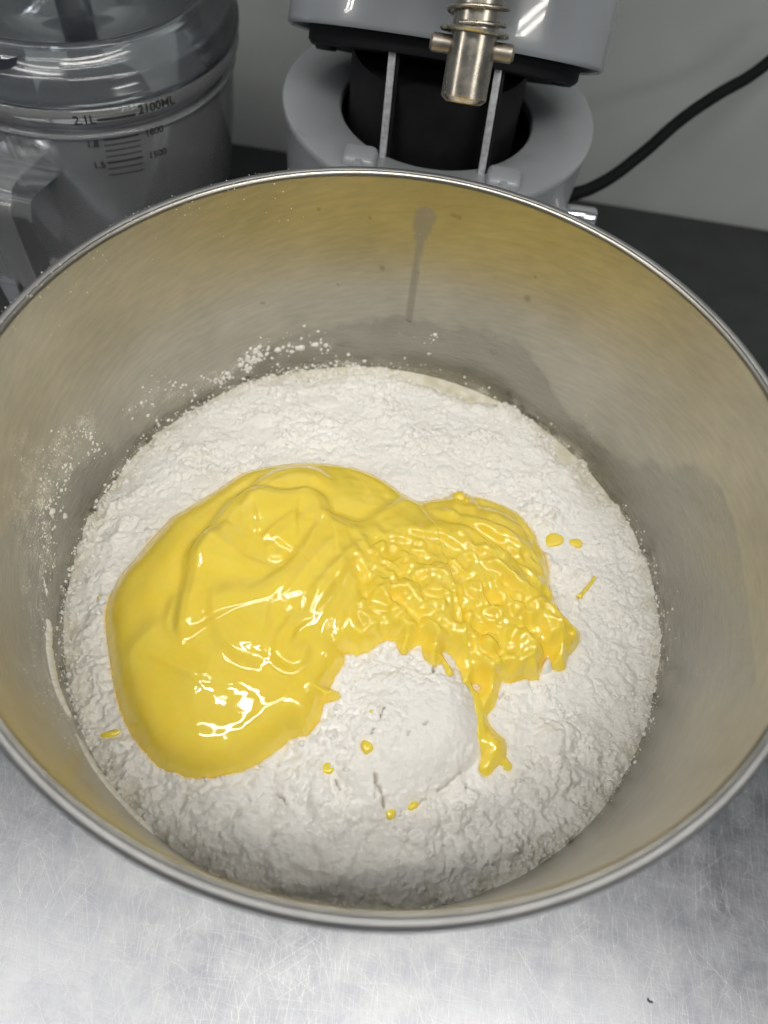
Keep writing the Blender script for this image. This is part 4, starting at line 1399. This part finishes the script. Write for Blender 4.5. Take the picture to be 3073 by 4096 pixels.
jz0 = 0.030
body = [(0.0005, jz0), (0.058, jz0), (0.066, jz0 + 0.003), (0.0695, jz0 + 0.010), (0.0725, 0.06), (0.0795, 0.12), (0.0815, 0.146), (0.0815, 0.152), (0.0845, 0.157), (0.0855, 0.160), (0.0855, 0.1665)]
inner = [(r - 0.0022, z + (0.002 if r < 0.06 else 0.0)) for r, z in reversed(body)]
inner[-1] = (0.0005, jz0 + 0.002)
jb = jpart('jar_body', body + inner, M['clear'])
jpart('rim_band', [(0.0800, 0.1490), (0.0826, 0.1497), (0.0832, 0.1508), (0.0826, 0.1518), (0.0805, 0.1522)], M['clear'])
lid = jpart('lid', [(0.0850, 0.1672), (0.0862, 0.1685), (0.0862, 0.1725), (0.0835, 0.1740), (0.0835, 0.1785), (0.0820, 0.1808), (0.0770, 0.1822), (0.0745, 0.1895), (0.0728, 0.1912), (0.0712, 0.1900), (0.0695, 0.1882), (0.024, 0.1880),
              (0.024, 0.1862), (0.0700, 0.1862), (0.0722, 0.1885), (0.0728, 0.1812), (0.0790, 0.1790), (0.0810, 0.1770), (0.0810, 0.1720), (0.0838, 0.1705), (0.0838, 0.1672)], M['lid'], closed=True)
jpart('lid_ring', [(0.0690, 0.1884), (0.0706, 0.1890), (0.0706, 0.1898), (0.0690, 0.1896)], M['smoke'], lid, closed=True)
jpart('seal_ring', [(0.0790, 0.1600), (0.0828, 0.1600), (0.0828, 0.1655), (0.0790, 0.1655)], M['smoke'], closed=True)
# hub and knife carrier in the middle, dark plastic
jpart('blade_hub', [(0.0005, 0.033), (0.040, 0.033), (0.038, 0.040), (0.030, 0.046), (0.026, 0.060), (0.027, 0.085), (0.031, 0.105), (0.033, 0.122), (0.030, 0.129), (0.014, 0.132), (0.0095, 0.150), (0.0088, 0.184), (0.0005, 0.184)], M['hubm'])
jpart('feed_tube', [(0.0005, 0.1885), (0.0078, 0.1885), (0.0082, 0.206), (0.0115, 0.213), (0.0135, 0.228), (0.026, 0.236), (0.027, 0.256), (0.0005, 0.258)], M['smoke'])
jpart('motor_base', [(0.0005, 0.0), (0.086, 0.0), (0.088, 0.004), (0.084, 0.020), (0.076, 0.0290), (0.0005, 0.0295)], M['base'])
# two flat blades on the hub
for k in range(2):
    me = bpy.data.meshes.new('blade')
    bm = bmesh.new()
    arc_o = [(0.024 + 0.04 * s, 0.012 * (1 - s * 0.6) + 0.012 * s * s) for s in np.linspace(0, 1, 9)]
    arc_i = [(0.024 + 0.04 * s, -0.008 + 0.022 * s * s) for s in np.linspace(1, 0, 9)]
    vs = [bm.verts.new((x, y, 0)) for x, y in arc_o + arc_i]
    f = bm.faces.new(vs)
    r = bmesh.ops.extrude_face_region(bm, geom=[f])
    bmesh.ops.translate(bm, verts=[v for v in r['geom'] if isinstance(v, bmesh.types.BMVert)], vec=(0, 0, 0.0016))
    bmesh.ops.recalc_face_normals(bm, faces=bm.faces)
    bm.to_mesh(me)
    bm.free()
    o = link('blade', me, M['zinc'], jar)
    o.location = (0, 0, 0.052 + 0.02 * k)
    o.rotation_euler = (0, 0.05, 0.3 + k * math.pi)
# clear loop handle towards the viewer, its front post dark behind it
def jp(p):
    return np.array(p) - np.array([JC[0], JC[1], 0])


HX = ony(60, 380, 0.185)
hd = np.array([-0.06, -1.0, 0.0])
hd /= np.linalg.norm(hd)
hs = np.array([-hd[1], hd[0], 0])
# loop outline in (outwards, height)
oo = [(0.070, 0.140), (0.112, 0.147), (0.122, 0.142), (0.126, 0.130), (0.122, 0.070), (0.116, 0.052), (0.104, 0.044), (0.072, 0.048)]
ii = [(0.074, 0.126), (0.104, 0.132), (0.110, 0.128), (0.112, 0.118), (0.108, 0.076), (0.104, 0.066), (0.096, 0.060), (0.072, 0.062)]
oo_s, ii_s = smooth_line(oo, 5), smooth_line(ii, 5)
VV, FF = [], []
hw = 0.0125
m_ = len(oo_s)
for lst, sgn in ((oo_s, 1), (oo_s, -1), (ii_s, -1), (ii_s, 1)):
    for r_, z_ in lst:
        VV.append(hd * r_ + hs * hw * sgn + np.array([0, 0, z_]))
for j in range(4):
    for i in range(m_ - 1):
        a, b = j * m_ + i, ((j + 1) % 4) * m_ + i
        FF.append((a, a + 1, b + 1, b))
me = fix_normals(mesh_np('handle', np.array(VV), np.array(FF)))
hdl = link('handle', sharp(me, 40), M['clear'], jar)
V, F = tube([hd * 0.1185 + np.array([0, 0, z]) for z in np.linspace(0.060, 0.134, 12)], [0.0055] * 12, 14)
link('handle_grip', fix_normals(mesh_np('handle_grip', V, F)), M['base'], hdl)
V, F = tube([hd * 0.072 + hs * 0.0 + np.array([0, 0, z]) for z in np.linspace(0.138, 0.186, 8)], [0.009] * 8, 14)
link('lid_latch', fix_normals(mesh_np('lid_latch', V, F)), M['smoke'], jar)


# volume marks printed on the jar
def jar_r(z):
    P = sorted(body[3:], key=lambda q: q[1])
    return float(np.interp(z, [q[1] for q in P], [q[0] for q in P]))


def azim(a, b, z):
    p = onz(a, b, z)
    return p


def on_jar(a, b):
    d = ray(a, b)
    for t in np.linspace(0.2, 0.9, 2800):
        p = CAM + d * t
        if p[2] < 0.18 and np.hypot(p[0] - JC[0], p[1] - JC[1]) < jar_r(p[2]):
            return math.atan2(p[1] - JC[1], p[0] - JC[0]), p[2]
    return None


def bend(me, th0, z0):
    for v in me.vertices:
        z = z0 + v.co.y
        r_ = jar_r(z) + 0.0003 + v.co.z
        t_ = th0 + v.co.x / r_
        v.co = (r_ * math.cos(t_), r_ * math.sin(t_), z)


def mark_text(s, a, b, size, name='volume_text'):
    hit = on_jar(a, b)
    if not hit:
        return
    cu = bpy.data.curves.new(name, 'FONT')
    cu.body = s
    cu.size = size
    cu.extrude = 0.00008
    cu.offset = 0.00008
    to = bpy.data.objects.new(name, cu)
    sc.collection.objects.link(to)
    dg = bpy.context.evaluated_depsgraph_get()
    me = bpy.data.meshes.new_from_object(to.evaluated_get(dg))
    bpy.data.objects.remove(to)
    me.materials.clear()
    bend(me, hit[0], hit[1])
    link(name, me, M['ink'], jar)


def mark_line(a0, b0, a1, b1, h, name='volume_line'):
    h0, h1 = on_jar(a0, b0), on_jar(a1, b1)
    if not h0 or not h1:
        return
    n = 24
    VV = []
    for i in range(n + 1):
        t_ = h0[0] + (h1[0] - h0[0]) * i / n
        for z in (-h / 2, h / 2):
            zz = h0[1] + z
            r_ = jar_r(zz) + 0.0003
            VV.append((r_ * math.cos(t_), r_ * math.sin(t_), zz))
    FF = [(2 * i, 2 * i + 2, 2 * i + 3, 2 * i + 1) for i in range(n)]
    link(name, mesh_np(name, np.array(VV), np.array(FF)), M['ink'], jar)


mark_text('2.1L', 160, 268, 0.0062)
mark_line(210, 259, 292, 244, 0.0012)
mark_text('2100ML', 299, 246, 0.0062)
mark_text('1.8', 188, 318, 0.0052)
mark_text('1800', 314, 294, 0.0052)
mark_text('1.5', 203, 363, 0.0052)
mark_text('1500', 322, 342, 0.0052)
for k, (y0, wd) in enumerate(((290, 0.0005), (302, 0.0007), (314, 0.0005), (326, 0.0005), (338, 0.0005), (351, 0.001), (364, 0.0005), (378, 0.0005))):
    mark_line(222 + k * 2, y0, 298 + k * 2, y0 - 12, wd)

# ------------------------------------------------------------------ crumb on the worktop
p = onz(1405, 2164, 0.0)
bm = bmesh.new()
pts = [(-0.0010, 0.0014, 0), (-0.0012, 0.0002, 0), (-0.0004, -0.0006, 0), (0.0012, -0.0005, 0), (0.0009, 0.0002, 0), (0.0004, 0.0004, 0), (-0.0002, 0.0001, 0)]
vs = [bm.verts.new(q) for q in pts]
f = bm.faces.new(vs)
r = bmesh.ops.extrude_face_region(bm, geom=[f])
bmesh.ops.translate(bm, verts=[v for v in r['geom'] if isinstance(v, bmesh.types.BMVert)], vec=(0, 0, 0.0005))
bmesh.ops.recalc_face_normals(bm, faces=bm.faces)
me = bpy.data.meshes.new('crumb')
bm.to_mesh(me)
bm.free()
o = link('crumb', me, M['base'])
o.location = (p[0], p[1], 0.0002)
prop(o, 'tiny dark bent crumb on the steel worktop in front of the bowl', 'crumb')
